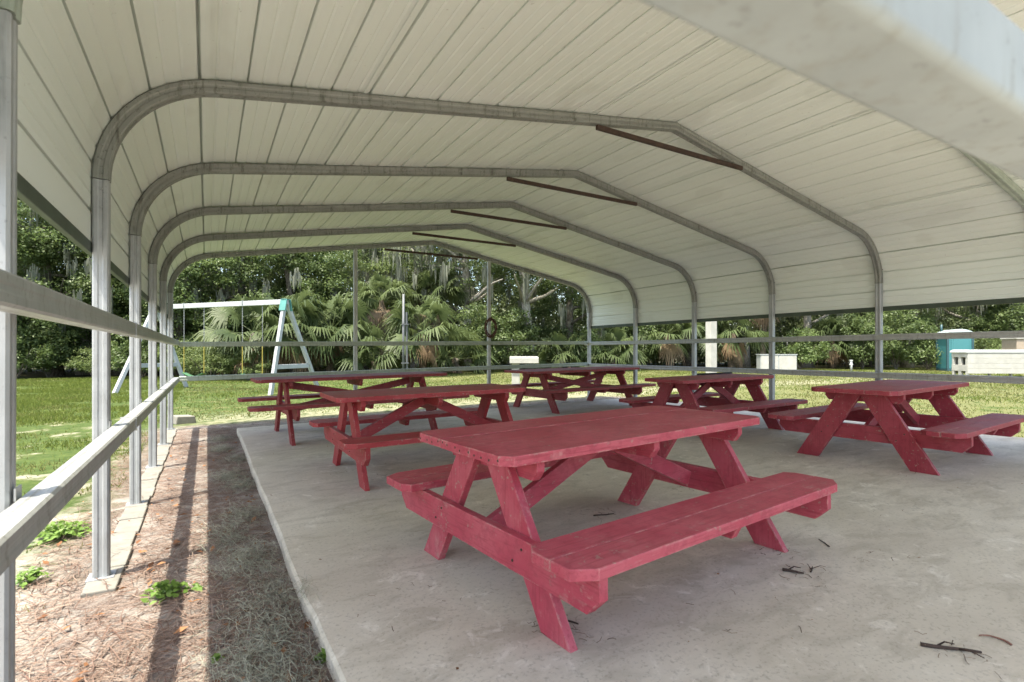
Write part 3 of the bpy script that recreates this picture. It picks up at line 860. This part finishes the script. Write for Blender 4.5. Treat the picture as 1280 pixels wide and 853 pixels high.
dry_ = (patch(xs, ys_, .9) + rng.normal(0, .3, len(xs)) + np.where(xs > 8, .3, 0) > .15)
me = np_mesh('grass', V, F, None, mats=[GRASS, GRASS_DRY], mi=dry_.astype(int), rnd=np.clip(rng.normal(.5, .25, len(xs)), 0, 1))
tag(me, 'short partly dry lawn grass behind and right of the shelter', 'grass', kind='stuff')

# ------------------------------------------------------------------ swing set
def rot_bar(b, p0, p1, w, t, up=(0, 0, 1)): return b.beam(p0, p1, w, t, up)
xr, yr = at(355, 13.9); xl, yl = at(196, 15.6); ZB = 2.47
sw = thing('swing_set', 'white wooden swing set with teal corner brackets on the back lawn', 'swing set', ((xr + xl) / 2, (yr + yl) / 2, 0))
SINV = Matrix.Translation(-Vector(sw.location))
def spart(b, name, mat, parent=sw, **kw):
    o = b.build(name, mat, None, **kw); o.parent = parent
    if parent is sw: o.matrix_parent_inverse = SINV
    return o
A0 = Vector((xl, yl, ZB)); A1 = Vector((xr, yr, ZB)); dv = (A1 - A0).normalized()
spart(MB().beam(A0 - dv * .25, A1 + dv * .12, .09, .135), 'crossbeam', SWING_WHITE, bevel=.008)
for (ap, nf, ff, lab) in ((A1, at(338, 13.4), at(398, 15.4), 1), (A0, at(143, 13.9), at(233, 16.6), 0)):
    nfv = Vector((*nf, 0)); ffv = Vector((*ff, 0)); t0 = ap - Vector((0, 0, .02)); t0 = t0 + (dv * .06 if lab else -dv * .06)
    for fv, off in ((nfv, -.05), (ffv, .05)):
        sd = (ffv - nfv).normalized() * off
        spart(MB().beam(t0 + sd, fv, .095, .095, dv), 'leg', SWING_WHITE, bevel=.006)
    q = .30
    spart(MB().beam(nfv.lerp(t0, q), ffv.lerp(t0, q), .05, .12), 'cross_brace', SWING_WHITE, bevel=.006)
    hb_ = MB(); sd = (ffv - nfv).normalized()
    hb_.beam(t0 + Vector((0, 0, -.22)) - sd * .145, t0 + Vector((0, 0, .085)) - sd * .07, .19, .03, sd)
    hb_.beam(t0 + Vector((0, 0, -.22)) + sd * .145, t0 + Vector((0, 0, .085)) + sd * .07, .19, .03, sd)
    hb_.beam(t0 - sd * .10 + Vector((0, 0, .085)), t0 + sd * .10 + Vector((0, 0, .085)), .15, .02)
    spart(hb_, 'corner_bracket', TEAL, bevel=.004)
def on_beam(px):
    best = None
    for k in range(2001):
        p = A0.lerp(A1, k / 2000); X = p.x * CO - p.y * SI; Z = p.x * SI + p.y * CO
        e = abs(640 + 648 * X / Z - px)
        if best is None or e < best[0]: best = (e, p)
    return best[1].copy()
for pa, pb in ((230, 255), (303, 328)):
    p, q = on_beam(pa), on_beam(pb); zs_ = .52
    s = MB(); md = (p + q) / 2
    n_ = 10
    pts = []; ups = []
    for i in range(n_ + 1):
        t = i / n_; c_ = p.lerp(q, t); c_.z = zs_ - .10 * math.sin(math.pi * t); pts.append(c_); ups.append(Vector((0, 0, 1)))
    s.sweep(pts, ups, [(-.07, -.008), (.07, -.008), (.07, .008), (-.07, .008)])
    seat = spart(s, 'swing', YELLOW if False else mat_plain('green_swing_seat', (.05, .14, .06), .5, 0, .1))
    for e in (p, q):
        c = MB(); z1 = ZB - .07; zm = 1.30
        nl = 46
        for i in range(nl):
            za = zm + (z1 - zm) * i / nl; zb_ = zm + (z1 - zm) * (i + 1) / nl + .006
            c.beam((e.x, e.y, za), (e.x, e.y, zb_), *((.022, .006) if i % 2 else (.006, .022)), (0, 1, 0))
        spart(c, 'chain', CHAIN, seat)
        spart(MB().tube([(e.x, e.y, zs_ - .005), (e.x, e.y, zm)], .012, 8), 'chain_sleeve', YELLOW, seat)
    spart(MB().beam(p + Vector((0, 0, -.02)), p + Vector((0, 0, .085)), .05, .17, (0, 1, 0)), 'hanger', CHAIN, seat)

# ------------------------------------------------------------------ things on the lawn behind
def gz(x): return float(ground_z(x))
x, y = at(504, 16.0)
t = thing('metal_pole', 'thin grey double pole standing before the palmettos behind the back gable', 'pole', (x, y, gz(x)), 0)
MB().tube([(0, 0, 0), (.01, 0, 2.85)], .036, 10).build('main_pipe', POLE_GREY, t, smooth=True)
b = MB().tube([(.13, .02, 0), (.11, .02, 2.3)], .034, 10)
for z in (.7, 1.9): b.box(-.04, .16, -.045, .055, z, z + .04)
b.build('second_pipe', POLE_GREY, t)

x, y = at(655, 15.2)
t = thing('sink_stand', 'white outdoor sink table on a single pedestal beyond the back railing', 'sink', (x, y, gz(x)), -YAW)
b = MB().box(-.40, .40, -.22, .24, .74, .78); b.box(-.42, .42, -.25, -.22, .70, .86); b.box(-.42, .42, .24, .27, .70, .90)
b.box(-.42, -.39, -.22, .24, .70, .88); b.box(.39, .42, -.22, .24, .70, .88); b.box(-.05, .05, -.2, .22, .78, .84)
b.build('basin', WHITE_DIRTY, t, bevel=.01)
b = MB().prism([(-.36, 0), (-.12, 0), (-.14, .70), (-.36, .70)], 1, -.13, .13); b.build('pedestal', WHITE_DIRTY, t, bevel=.01)

x, y = at(889, 17.0)
t = thing('white_column', 'tall square white column standing on the lawn beyond the right railing', 'column', (x, y, gz(x)), -.2)
MB().box(-.125, .125, -.125, .125, .12, 3.1).build('shaft', WHITE_DIRTY, t, bevel=.01)
MB().box(-.16, .16, -.16, .16, 0, .12).build('base_block', WHITE_DIRTY, t, bevel=.01)

x, y = at(973, 25.0)
t = thing('utility_cabinet', 'low pale grey cabinet at the wood edge behind a right post', 'cabinet', (x, y, gz(x)), -YAW - .1)
MB().box(-.84, .84, -.02, .5, .10, .86).build('body', GREY_PANEL, t, bevel=.01)
MB().box(-.87, .87, -.05, .53, .862, .90).build('lid', GREY_PANEL, t, bevel=.008)
b = MB()
for k in (-.42, .42): b.box(k - .39, k + .39, -.035, -.0205, .16, .82)
b.build('door', WHITE_DIRTY, t, bevel=.004)
MB().box(-.8, .8, .02, .46, 0, .098).build('plinth', FOOTING, t)

x, y = at(1064, 27.0)
t = thing('standpipe', 'small white standpipe in the grass between the cabinet and the toilet', 'standpipe', (x, y, gz(x)))
MB().tube([(0, 0, 0), (0, 0, .52)], .055, 10).build('riser', WHITE, t, smooth=True)
b = MB().tube([(0, 0, .52), (0, 0, .60)], .075, 10); b.tube([(-.12, 0, .36), (.12, 0, .36)], .04, 8); b.build('cap', WHITE, t)

x, y = at(1193, 27.6)
t = thing('portable_toilet', 'turquoise portable toilet with rounded white roof at the wood edge', 'portable toilet', (x, y, gz(x)), -YAW - .28)
h0 = .58
MB().box(-h0, h0, -h0, h0, .12, 2.02).build('body', TOILET, t, bevel=.03)
for i in (-1, 1):
    for j in (-1, 1): MB().box(i * h0 - .05, i * h0 + .05, j * h0 - .05, j * h0 + .05, .116, 2.029).build('corner_post', TOILET_DARK, t, bevel=.015)
d_ = MB().box(-.42, .42, -h0 - .04, -h0 - .003, .2, 1.94)
d_.box(-.34, .34, -h0 - .055, -h0 - .041, 1.1, 1.80); d_.box(-.34, .34, -h0 - .055, -h0 - .041, .32, 1.0)
door = d_.build('door', TOILET, t, bevel=.012)
MB().box(.30, .38, -h0 - .085, -h0 - .056, .98, 1.10).build('latch', TOILET_DARK, door, bevel=.005)
b = MB(); N_ = 10
prof = [(-.66 + 1.32 * i / N_, 2.08 + .24 * math.sin(math.pi * i / N_) ** .7) for i in range(N_ + 1)]
b.prism([(-.66, 2.03)] + prof + [(.66, 2.03)], 1, -.66, .66); b.build('roof', TOILET_ROOF, t, bevel=.02)
t.scale = (.94, .94, .95)
MB().tube([(-.42, .45, 2.1), (-.42, .45, 2.62)], .05, 10).build('vent_pipe', TOILET_DARK, t, smooth=True)
MB().box(-.62, .62, -.66, .62, 0, .115).build('base', TOILET_DARK, t, bevel=.01)

# long white planked counter, its open end turned to the shelter
x, y = at(1209, 20.2)
x2, y2 = at(1470, 19.8)
t = thing('wooden_counter', 'long solid white planked counter with open shelf end on the right lawn', 'counter', (x, y, gz(x)), math.atan2(y2 - y, x2 - x))
LN = 5.2
b = MB()
for k in range(4): b.box(.002, LN, -.03, -.001, .17 + .20 * k, .17 + .20 * k + .195)
b.build('front_planks', WHITE_DIRTY, t, bevel=.004)
MB().prism([(-.05, .975), (LN, .975), (LN, 1.10), (.06, 1.10), (-.05, 1.04)], 1, -.05, .80).build('countertop', WHITE, t, bevel=.01)
for yy in (0, .30, .66): MB().box(0, .09, yy, yy + (.14 if yy == .30 else .09), 0, .972).build('end_post', WHITE_DIRTY, t, bevel=.006)
MB().box(-.004, .06, -.01, .76, .26, .50).build('end_board', WHITE_DIRTY, t, bevel=.005)
MB().box(-.006, .05, -.01, .76, .80, .971).build('end_board', WHITE_DIRTY, t, bevel=.005)
MB().box(.092, LN, .002, .745, .36, .47).build('shelf', WHITE_DIRTY, t, bevel=.005)
MB().box(.10, LN, .755, .78, .15, .972).build('back_panel', WHITE_DIRTY, t)
MB().box(.52, .54, .004, .75, .475, .970).build('opening_backing', WHITE_DIRTY, t)  # added inside the counter so its end openings stay dark
for k in range(6): MB().box(.9 + k * .8, .97 + k * .8, .10, .17, 0, .359).build('leg', WHITE_DIRTY, t, bevel=.004)

x, y = at(1290, 25.0)
t = thing('beige_shed', 'beige metal box standing behind the white planked counter', 'shed', (x, y, gz(x)), -YAW - .3)
MB().box(-.9, .9, -.6, .6, 0, 1.62).build('body', BEIGE, t, bevel=.02)
MB().box(-.95, .95, -.65, .65, 1.622, 1.70).build('roof', WHITE_DIRTY, t, bevel=.02)
MB().box(-.4, .4, -.63, -.602, .1, 1.5).build('door', BEIGE, t, bevel=.01)

# ------------------------------------------------------------------ trees, palms, shrubs
def crown_cloud(n_cl, ell, zc, per, cl_r, size, hollow=.35, droop=0.0):
    C = []; N = []; Sz = []; Rn = []
    k = 0
    while k < n_cl:
        p = rng.normal(0, 1, 3); p /= np.linalg.norm(p); p *= rng.uniform(hollow, 1.0) ** .6
        q = p * np.array(ell) + np.array([0, 0, zc])
        if q[2] < .5: continue
        k += 1
        r = cl_r * rng.uniform(.6, 1.35); m = int(per * rng.uniform(.6, 1.4))
        g = rng.normal(0, .5, (m, 3)) * [r, r, r * .55]
        g[:, 2] -= droop * np.linalg.norm(g[:, :2], axis=1)
        C.append(q + g); N.append(g / r * .9 + rng.normal(0, .55, (m, 3)) + [0, 0, .75])
        Sz.append(rng.uniform(.7, 1.3, m) * size); Rn.append(np.clip(rng.normal(rng.uniform(.2, .75), .17, m), 0, 1))
    return np.concatenate(C), np.concatenate(N), np.concatenate(Sz), np.concatenate(Rn)
def trunk_mesh(h, r, lean, limbs, spread, fork=False):
    b = MB(); pts = []; rad = []
    n = 9
    for i in range(n + 1):
        t = i / n
        pts.append(Vector((lean[0] * t + .14 * math.sin(t * 5 + lean[0]), lean[1] * t + .1 * math.sin(t * 4.2), h * t)))
        rad.append(r * (1.45 - .45 * min(1, t * 7)) * (1 - .55 * t))
    b.tube(pts, rad, 9)
    for k in range(limbs):
        t = random.uniform(.35, .95); i = int(t * n); p0 = pts[i]; a = 6.283 * k / limbs + random.uniform(-.4, .4)
        ln = spread * random.uniform(.6, 1.1); q = [p0]
        d = Vector((math.cos(a), math.sin(a), random.uniform(.35, 1.0))).normalized()
        for j in range(5):
            d = (d + Vector((random.uniform(-.25, .25), random.uniform(-.25, .25), random.uniform(-.2, .15)))).normalized()
            q.append(q[-1] + d * ln / 5)
        r0 = rad[i] * .55
        b.tube(q, [r0 * (1 - .15 * j) for j in range(6)], 6)
    return b
def moss_strands(n, ell, zc, ln):
    a = rng.uniform(0, 6.283, n // 14); rr = np.sqrt(rng.uniform(.1, 1, n // 14))
    bx = np.repeat(rr * np.cos(a) * ell[0], 14) + rng.normal(0, .10, n // 14 * 14); by = np.repeat(rr * np.sin(a) * ell[1], 14) + rng.normal(0, .10, n // 14 * 14)
    bz = np.repeat(zc + rng.uniform(-.7, .5, n // 14) * ell[2], 14) + rng.normal(0, .12, n // 14 * 14)
    m = len(bx); L = np.repeat(rng.uniform(*ln, n // 14), 14) * rng.uniform(.4, 1.1, m); t = rng.uniform(0, 6.283, m); w = rng.uniform(.015, .04, m)
    dx, dy = np.cos(t) * w, np.sin(t) * w; jx, jy = rng.normal(0, .06, m), rng.normal(0, .06, m)
    V = np.stack([np.stack([bx - dx, by - dy, bz], 1), np.stack([bx + dx, by + dy, bz], 1),
                  np.stack([bx + dx * 1.3 + jx * .5, by + dy * 1.3 + jy * .5, bz - L * .5], 1), np.stack([bx - dx * 1.3 + jx * .5, by - dy * 1.3 + jy * .5, bz - L * .5], 1),
                  np.stack([bx + jx, by + jy, bz - L], 1), np.stack([bx + jx, by + jy, bz - L], 1) + [.004, 0, 0]], 1).reshape(-1, 3)
    base = (np.arange(m) * 6)[:, None]
    F = np.concatenate([base + [[0, 1, 2, 3]], base + [[3, 2, 5, 4]]], 0)
    return V, F, np.tile(rng.random(m), 2)

TREES = {}
def build_tree(kind, name, leafmat, barkmat, h, r, lean, limbs, spread, ell, zc, n_cl, per, cl_r, size, moss=0):
    t = bpy.data.objects.new(name, None); link(t)
    trunk_mesh(h, r, lean, limbs, spread).build('trunk', barkmat, t, smooth=True)
    C, N, Sz, Rn = crown_cloud(n_cl, ell, zc, per, cl_r, size)
    V, F = leaves(C, N, Sz, .55); np_mesh('crown', V, F, leafmat, t, rnd=Rn)
    if moss:
        V, F, rn = moss_strands(moss, ell, zc, (.5, 1.9)); np_mesh('moss_foliage', V, F, LEAF_MOSS, t, rnd=rn)
    TREES[kind] = t
build_tree('oak', 'oak_tree', LEAF_OAK, BARK, 7.5, .26, (.5, .3), 9, 3.2, (3.4, 3.4, 4.3), 5.3, 140, 260, .60, .125, 500)
build_tree('low', 'oak_tree', LEAF_SHRUB, BARK, 6.5, .22, (-.6, .2), 8, 3.0, (3.1, 3.1, 4.0), 4.3, 150, 250, .56, .12, 200)
build_tree('mossy', 'oak_tree', LEAF_LIGHT, BARK_PALE, 8.5, .30, (.9, -.2), 9, 3.4, (3.6, 3.4, 3.6), 7.0, 105, 200, .58, .115, 2400)
build_tree('bare', 'oak_tree', LEAF_OAK, BARK_PALE, 8.5, .30, (-1.3, .3), 7, 3.4, (3.6, 3.6, 3.4), 7.2, 105, 210, .60, .12, 700)

def build_palm(kind, h, nf, fr, nd):
    t = bpy.data.objects.new('cabbage_palm', None); link(t)
    b = MB(); pts = [Vector((.06 * math.sin(i), .05 * math.cos(i * 1.7), h * i / 6)) for i in range(7)]
    b.tube(pts, [.19, .17, .155, .15, .15, .16, .13], 9)
    b.build('trunk', BARK_PALM, t, smooth=True)
    def fans(count, el_lo, el_hi, dead, fr=fr):
        if dead: fr = fr * .72
        V = []; F = []; rn = []
        for k in range(count):
            az = 6.283 * (k * .381966) + random.uniform(-.2, .2); el = random.uniform(el_lo, el_hi)
            pet = fr * random.uniform(.75, 1.15)
            d = Vector((math.cos(az) * math.cos(el), math.sin(az) * math.cos(el), math.sin(el)))
            hub = Vector((0, 0, h)) + d * pet + Vector((0, 0, -.18 * pet * math.cos(el)))
            dd = (d + Vector((0, 0, -.35))).normalized(); side = dd.cross(Vector((0, 0, 1)))
            if side.length < .1: side = Vector((1, 0, 0))
            side.normalize(); side = (Matrix.Rotation(random.uniform(-.9, .9), 3, dd) @ side).normalized(); up = side.cross(dd).normalized()
            # petiole
            s0 = Vector((0, 0, h)); b0 = len(V)
            V += [s0 + side * .02, s0 - side * .02, hub - side * .012, hub + side * .012]; F.append((b0, b0+1, b0+2, b0+3)); rn.append(.6)
            nb = 22; tone = random.uniform(.15, .85); L = .82 * fr * random.uniform(.85, 1.2)
            for i in range(nb):
                u = -1 + 2 * i / (nb - 1); a = u * 2.0
                bd = (dd * math.cos(a) + side * math.sin(a) + up * (.18 - .2 * abs(u))).normalized()
                ll = L * (1 - .3 * abs(u)) * random.uniform(.78, 1.1); w = .028 * fr + .008
                pw = bd.cross(up).normalized(); m1 = hub + bd * ll * .55
                droop = Vector((0, 0, -1)) * ll * random.uniform(.25, .60) * (1.3 if dead else 1)
                tip = hub + bd * ll * .95 + droop; b0 = len(V)
                V += [hub - pw * w * .3, hub + pw * w * .3, m1 + pw * w, m1 - pw * w, tip + pw * w * .15, tip - pw * w * .15]
                F += [(b0, b0+1, b0+2, b0+3), (b0+3, b0+2, b0+4, b0+5)]
                q = min(1, max(0, tone + random.uniform(-.15, .15))); rn += [q, q]
        return np.array([tuple(v) for v in V]), np.array(F), np.array(rn)
    V, F, rn = fans(nf, -.25, 1.35, False); np_mesh('crown', V, F, LEAF_PALM, t, rnd=rn)
    if nd:
        V, F, rn = fans(nd, -1.45, -.75, True); np_mesh('dead_fronds', V, F, LEAF_DEAD, t, rnd=rn)
    TREES[kind] = t
build_palm('palm_low', .7, 26, 1.15, 5)
build_palm('palm_mid', 1.9, 28, 1.2, 9)
build_palm('palm_tall', 4.2, 30, 1.2, 12)

def build_shrub(kind, ell, n_cl, per, cl_r, size, mat):
    t = bpy.data.objects.new('shrub', None); link(t)
    C, N, Sz, Rn = crown_cloud(n_cl, ell, ell[2] * .75, per, cl_r, size, .3)
    V, F = leaves(C, N, Sz, .5); np_mesh('foliage', V, F, mat, t, rnd=Rn)
    b = MB()
    for k in range(7):
        a = k * .9; b.tube([(0, 0, 0), (math.cos(a) * ell[0] * .3, math.sin(a) * ell[1] * .3, ell[2] * .6), (math.cos(a) * ell[0] * .6, math.sin(a) * ell[1] * .6, ell[2] * 1.1)], [.03, .02, .008], 5)
    b.build('stems', BARK, t)
    TREES[kind] = t
build_shrub('bush', (1.3, 1.2, 1.25), 46, 110, .34, .115, LEAF_SHRUB)
build_shrub('bush_light', (1.2, 1.1, .9), 40, 110, .30, .10, LEAF_LIGHT)
build_shrub('bush_tall', (1.5, 1.4, 2.0), 62, 120, .42, .14, LEAF_OAK)

used = set()
def plant(kind, px, Z, sc, rz, label, cat, group):
    src = TREES[kind]; o = src if kind not in used else copy_tree(src); used.add(kind)
    x, y = at(px, Z); o.location = (x, y, gz(x) - .03); o.rotation_euler = (0, 0, rz); o.scale = (sc, sc, sc * (.95 + .1 * ((px * 7) % 10) / 10))
    tag(o, label, cat, group)
    return o
G1 = 'oaks of the wood behind the lawn'
for a in (
    ('oak', -45, 22.5, 1.0, .3, 'dark oak left of the nearest post, seen over the upper rail'),
    ('low', 72, 24.0, 1.05, 1.2, 'dense glossy oak between the two nearest left posts'),
    ('bare', 104, 25.5, .95, 2.6, 'oak with pale leaning trunk between the two nearest left posts'),
    ('oak', 152, 25.5, 1.0, 2.2, 'oak glimpsed between the second and third left posts'),
    ('low', 222, 25.0, 1.1, 3.4, 'bright bushy oak behind the left half of the swing set'),
    ('oak', 300, 27.5, 1.1, 4.1, 'dark oak over the right half of the swing beam'),
    ('low', 372, 27.0, 1.0, .5, 'leafy oak above the swing set\'s teal bracket'),
    ('oak', 452, 29.5, 1.0, 5.2, 'dark oak behind the first back gable post'),
    ('mossy', 520, 29.5, 1.0, .9, 'pale oak draped in grey moss below the roof ridge'),
    ('bare', 590, 28.5, 1.0, 1.0, 'oak with straight pale trunks just left of the wreath'),
    ('bare', 668, 27.5, .95, .2, 'oak with leaning forked trunk right of the wreath'),
    ('oak', 715, 30.5, 1.05, 3.0, 'dark oak behind the far right corner post of the carport'),
    ('low', 800, 32.5, 1.1, 2.0, 'oak seen between the two farthest right posts'),
    ('oak', 862, 33.5, 1.0, 1.1, 'oak just left of the white column'),
    ('mossy', 930, 34.0, .95, 3.9, 'mossy oak between the white column and the grey cabinet'),
    ('bare', 1012, 32.5, .95, 4.4, 'oak with thick pale trunk right of the grey cabinet'),
    ('low', 1085, 33.5, 1.1, 5.5, 'bushy oak behind the second nearest right post'),
    ('bare', 1132, 32.0, .9, 2.9, 'oak with brown trunk left of the portable toilet'),
    ('mossy', 1215, 33.0, 1.0, 5.0, 'pale green oak rising behind the portable toilet'),
    ('low', 1290, 32.0, 1.1, .8, 'light oak at the right photo edge behind the counter'),
): plant(*a, 'tree', G1)
G2 = 'palms along the wood edge'
for a in (
    ('palm_mid', 318, 21.0, 1.0, .4, 'palm drooping behind the second swing'),
    ('palm_low', 283, 22.5, 1.0, 1.4, 'low palm between the two swings'),
    ('palm_mid', 372, 21.6, 1.1, 2.2, 'palm with brown dead fan behind the swing set\'s right legs'),
    ('palm_mid', 415, 22.4, 1.1, 3.0, 'palm with drooping fans left of the first gable post'),
    ('palm_low', 468, 22.0, 1.0, 4.0, 'low bright palm right of the first gable post'),
    ('palm_tall', 478, 25.5, .85, 5.0, 'tall palm with dark round crown left of the grey double pole'),
    ('palm_tall', 545, 27.5, .95, .8, 'tall palm with pale fans above and right of the grey double pole'),
    ('palm_mid', 530, 22.6, 1.1, 2.6, 'palm with long fans right of the grey double pole'),
    ('palm_low', 570, 24.5, 1.1, .3, 'low palm halfway from the grey pole to the wreath'),
    ('palm_low', 700, 26.5, 1.0, 3.3, 'low palm left of the far right corner post'),
    ('palm_low', 765, 28.0, 1.1, 4.6, 'low palm between the two farthest right posts'),
    ('palm_mid', 835, 29.5, 1.1, 5.6, 'shaggy palm left of the white column'),
    ('palm_mid', 915, 29.5, 1.1, 1.7, 'palm with brown dead fronds right of the white column'),
    ('palm_tall', 955, 30.5, 1.0, 2.4, 'tall dark palm above the grey cabinet'),
    ('palm_mid', 1040, 31.0, 1.0, 3.1, 'palm in shade above the small standpipe'),
): plant(*a, 'palm', G2)
G3 = 'shrubs along the wood edge'
for a in (
    ('bush', 20, 21.5, 1.0, .2, 'shrub under the trees left of the nearest post'),
    ('bush_tall', 60, 23.0, .9, 1.2, 'dark shrub low between the two nearest left posts'),
    ('bush_light', 118, 22.5, .8, 2.2, 'light shrub beside the second left post'),
    ('bush', 178, 22.0, 1.0, 3.2, 'shrub behind the swing set\'s left legs'),
    ('bush_light', 232, 21.5, 1.0, 4.2, 'pale leafy shrub under the first swing'),
    ('bush_light', 262, 20.8, .9, .5, 'pale flowering shrub between the swings'),
    ('bush_light', 310, 20.2, .8, 5.1, 'light ground shrub under the second swing'),
    ('bush', 440, 24.5, 1.0, .9, 'shrub at the foot of the palms by the first gable post'),
    ('bush_tall', 598, 26.0, 1.0, 1.9, 'tall shrub under the wreath'),
    ('bush_tall', 640, 26.5, 1.0, 2.8, 'dark shrub behind the white sink stand'),
    ('bush', 735, 28.0, 1.1, 3.8, 'shrub behind the far right corner post'),
    ('bush_tall', 800, 30.0, 1.0, 4.7, 'dark shrub between the farthest right posts'),
    ('bush', 1000, 29.5, 1.1, 5.7, 'shrub just right of the grey cabinet'),
    ('bush_tall', 1078, 30.0, 1.0, .1, 'big green shrub left of the second nearest right post'),
    ('bush_tall', 1120, 29.6, 1.1, 1.3, 'big green shrub right of the second nearest right post'),
    ('bush', 1160, 29.0, 1.1, 2.3, 'shrub touching the left side of the portable toilet'),
    ('bush_light', 1228, 28.5, 1.3, 3.5, 'light shrub right of the portable toilet'),
    ('bush_tall', 1255, 31.0, 1.2, 4.5, 'tall light shrub above the beige shed'),
): plant(*a, 'shrub', G3)

# the wood behind, one mass
n_cl = 8800
u = rng.uniform(0, 1, n_cl); dep = rng.uniform(0, 1, n_cl) ** .8
P0, P1, P2 = np.array([-26., 36.]), np.array([12., 31.5]), np.array([62., 10.])
base = np.where(u[:, None] < .45, P0 + (P1 - P0) * (u[:, None] / .45), P1 + (P2 - P1) * ((u[:, None] - .45) / .55))
back = np.array([.33, .94])
ctr = base + back * (dep * 9)[:, None]
zc = np.where(rng.random(n_cl) < .4, rng.uniform(.3, 5.5, n_cl), rng.uniform(.3, 13.0, n_cl))
per = 46; r_ = rng.uniform(.5, 1.2, n_cl)
g = rng.normal(0, .55, (n_cl, per, 3)) * (r_[:, None, None] * [1, 1, .6])
C = np.concatenate([ctr, zc[:, None]], 1)[:, None, :] + g
N = g / r_[:, None, None] * .8 + rng.normal(0, .6, (n_cl, per, 3)) + [0, 0, .6]
V, F = leaves(C.reshape(-1, 3), N.reshape(-1, 3), rng.uniform(.16, .34, n_cl * per), .6)
V[:, 2] = np.maximum(V[:, 2], .02)
rn = np.clip(np.repeat(rng.uniform(.05, .8, n_cl), per) + rng.normal(0, .12, n_cl * per), 0, 1)
tag(np_mesh('woods', V, F, LEAF_WOODS, rnd=rn), 'dense wood closing the view behind the nearer trees', 'woods', kind='stuff')
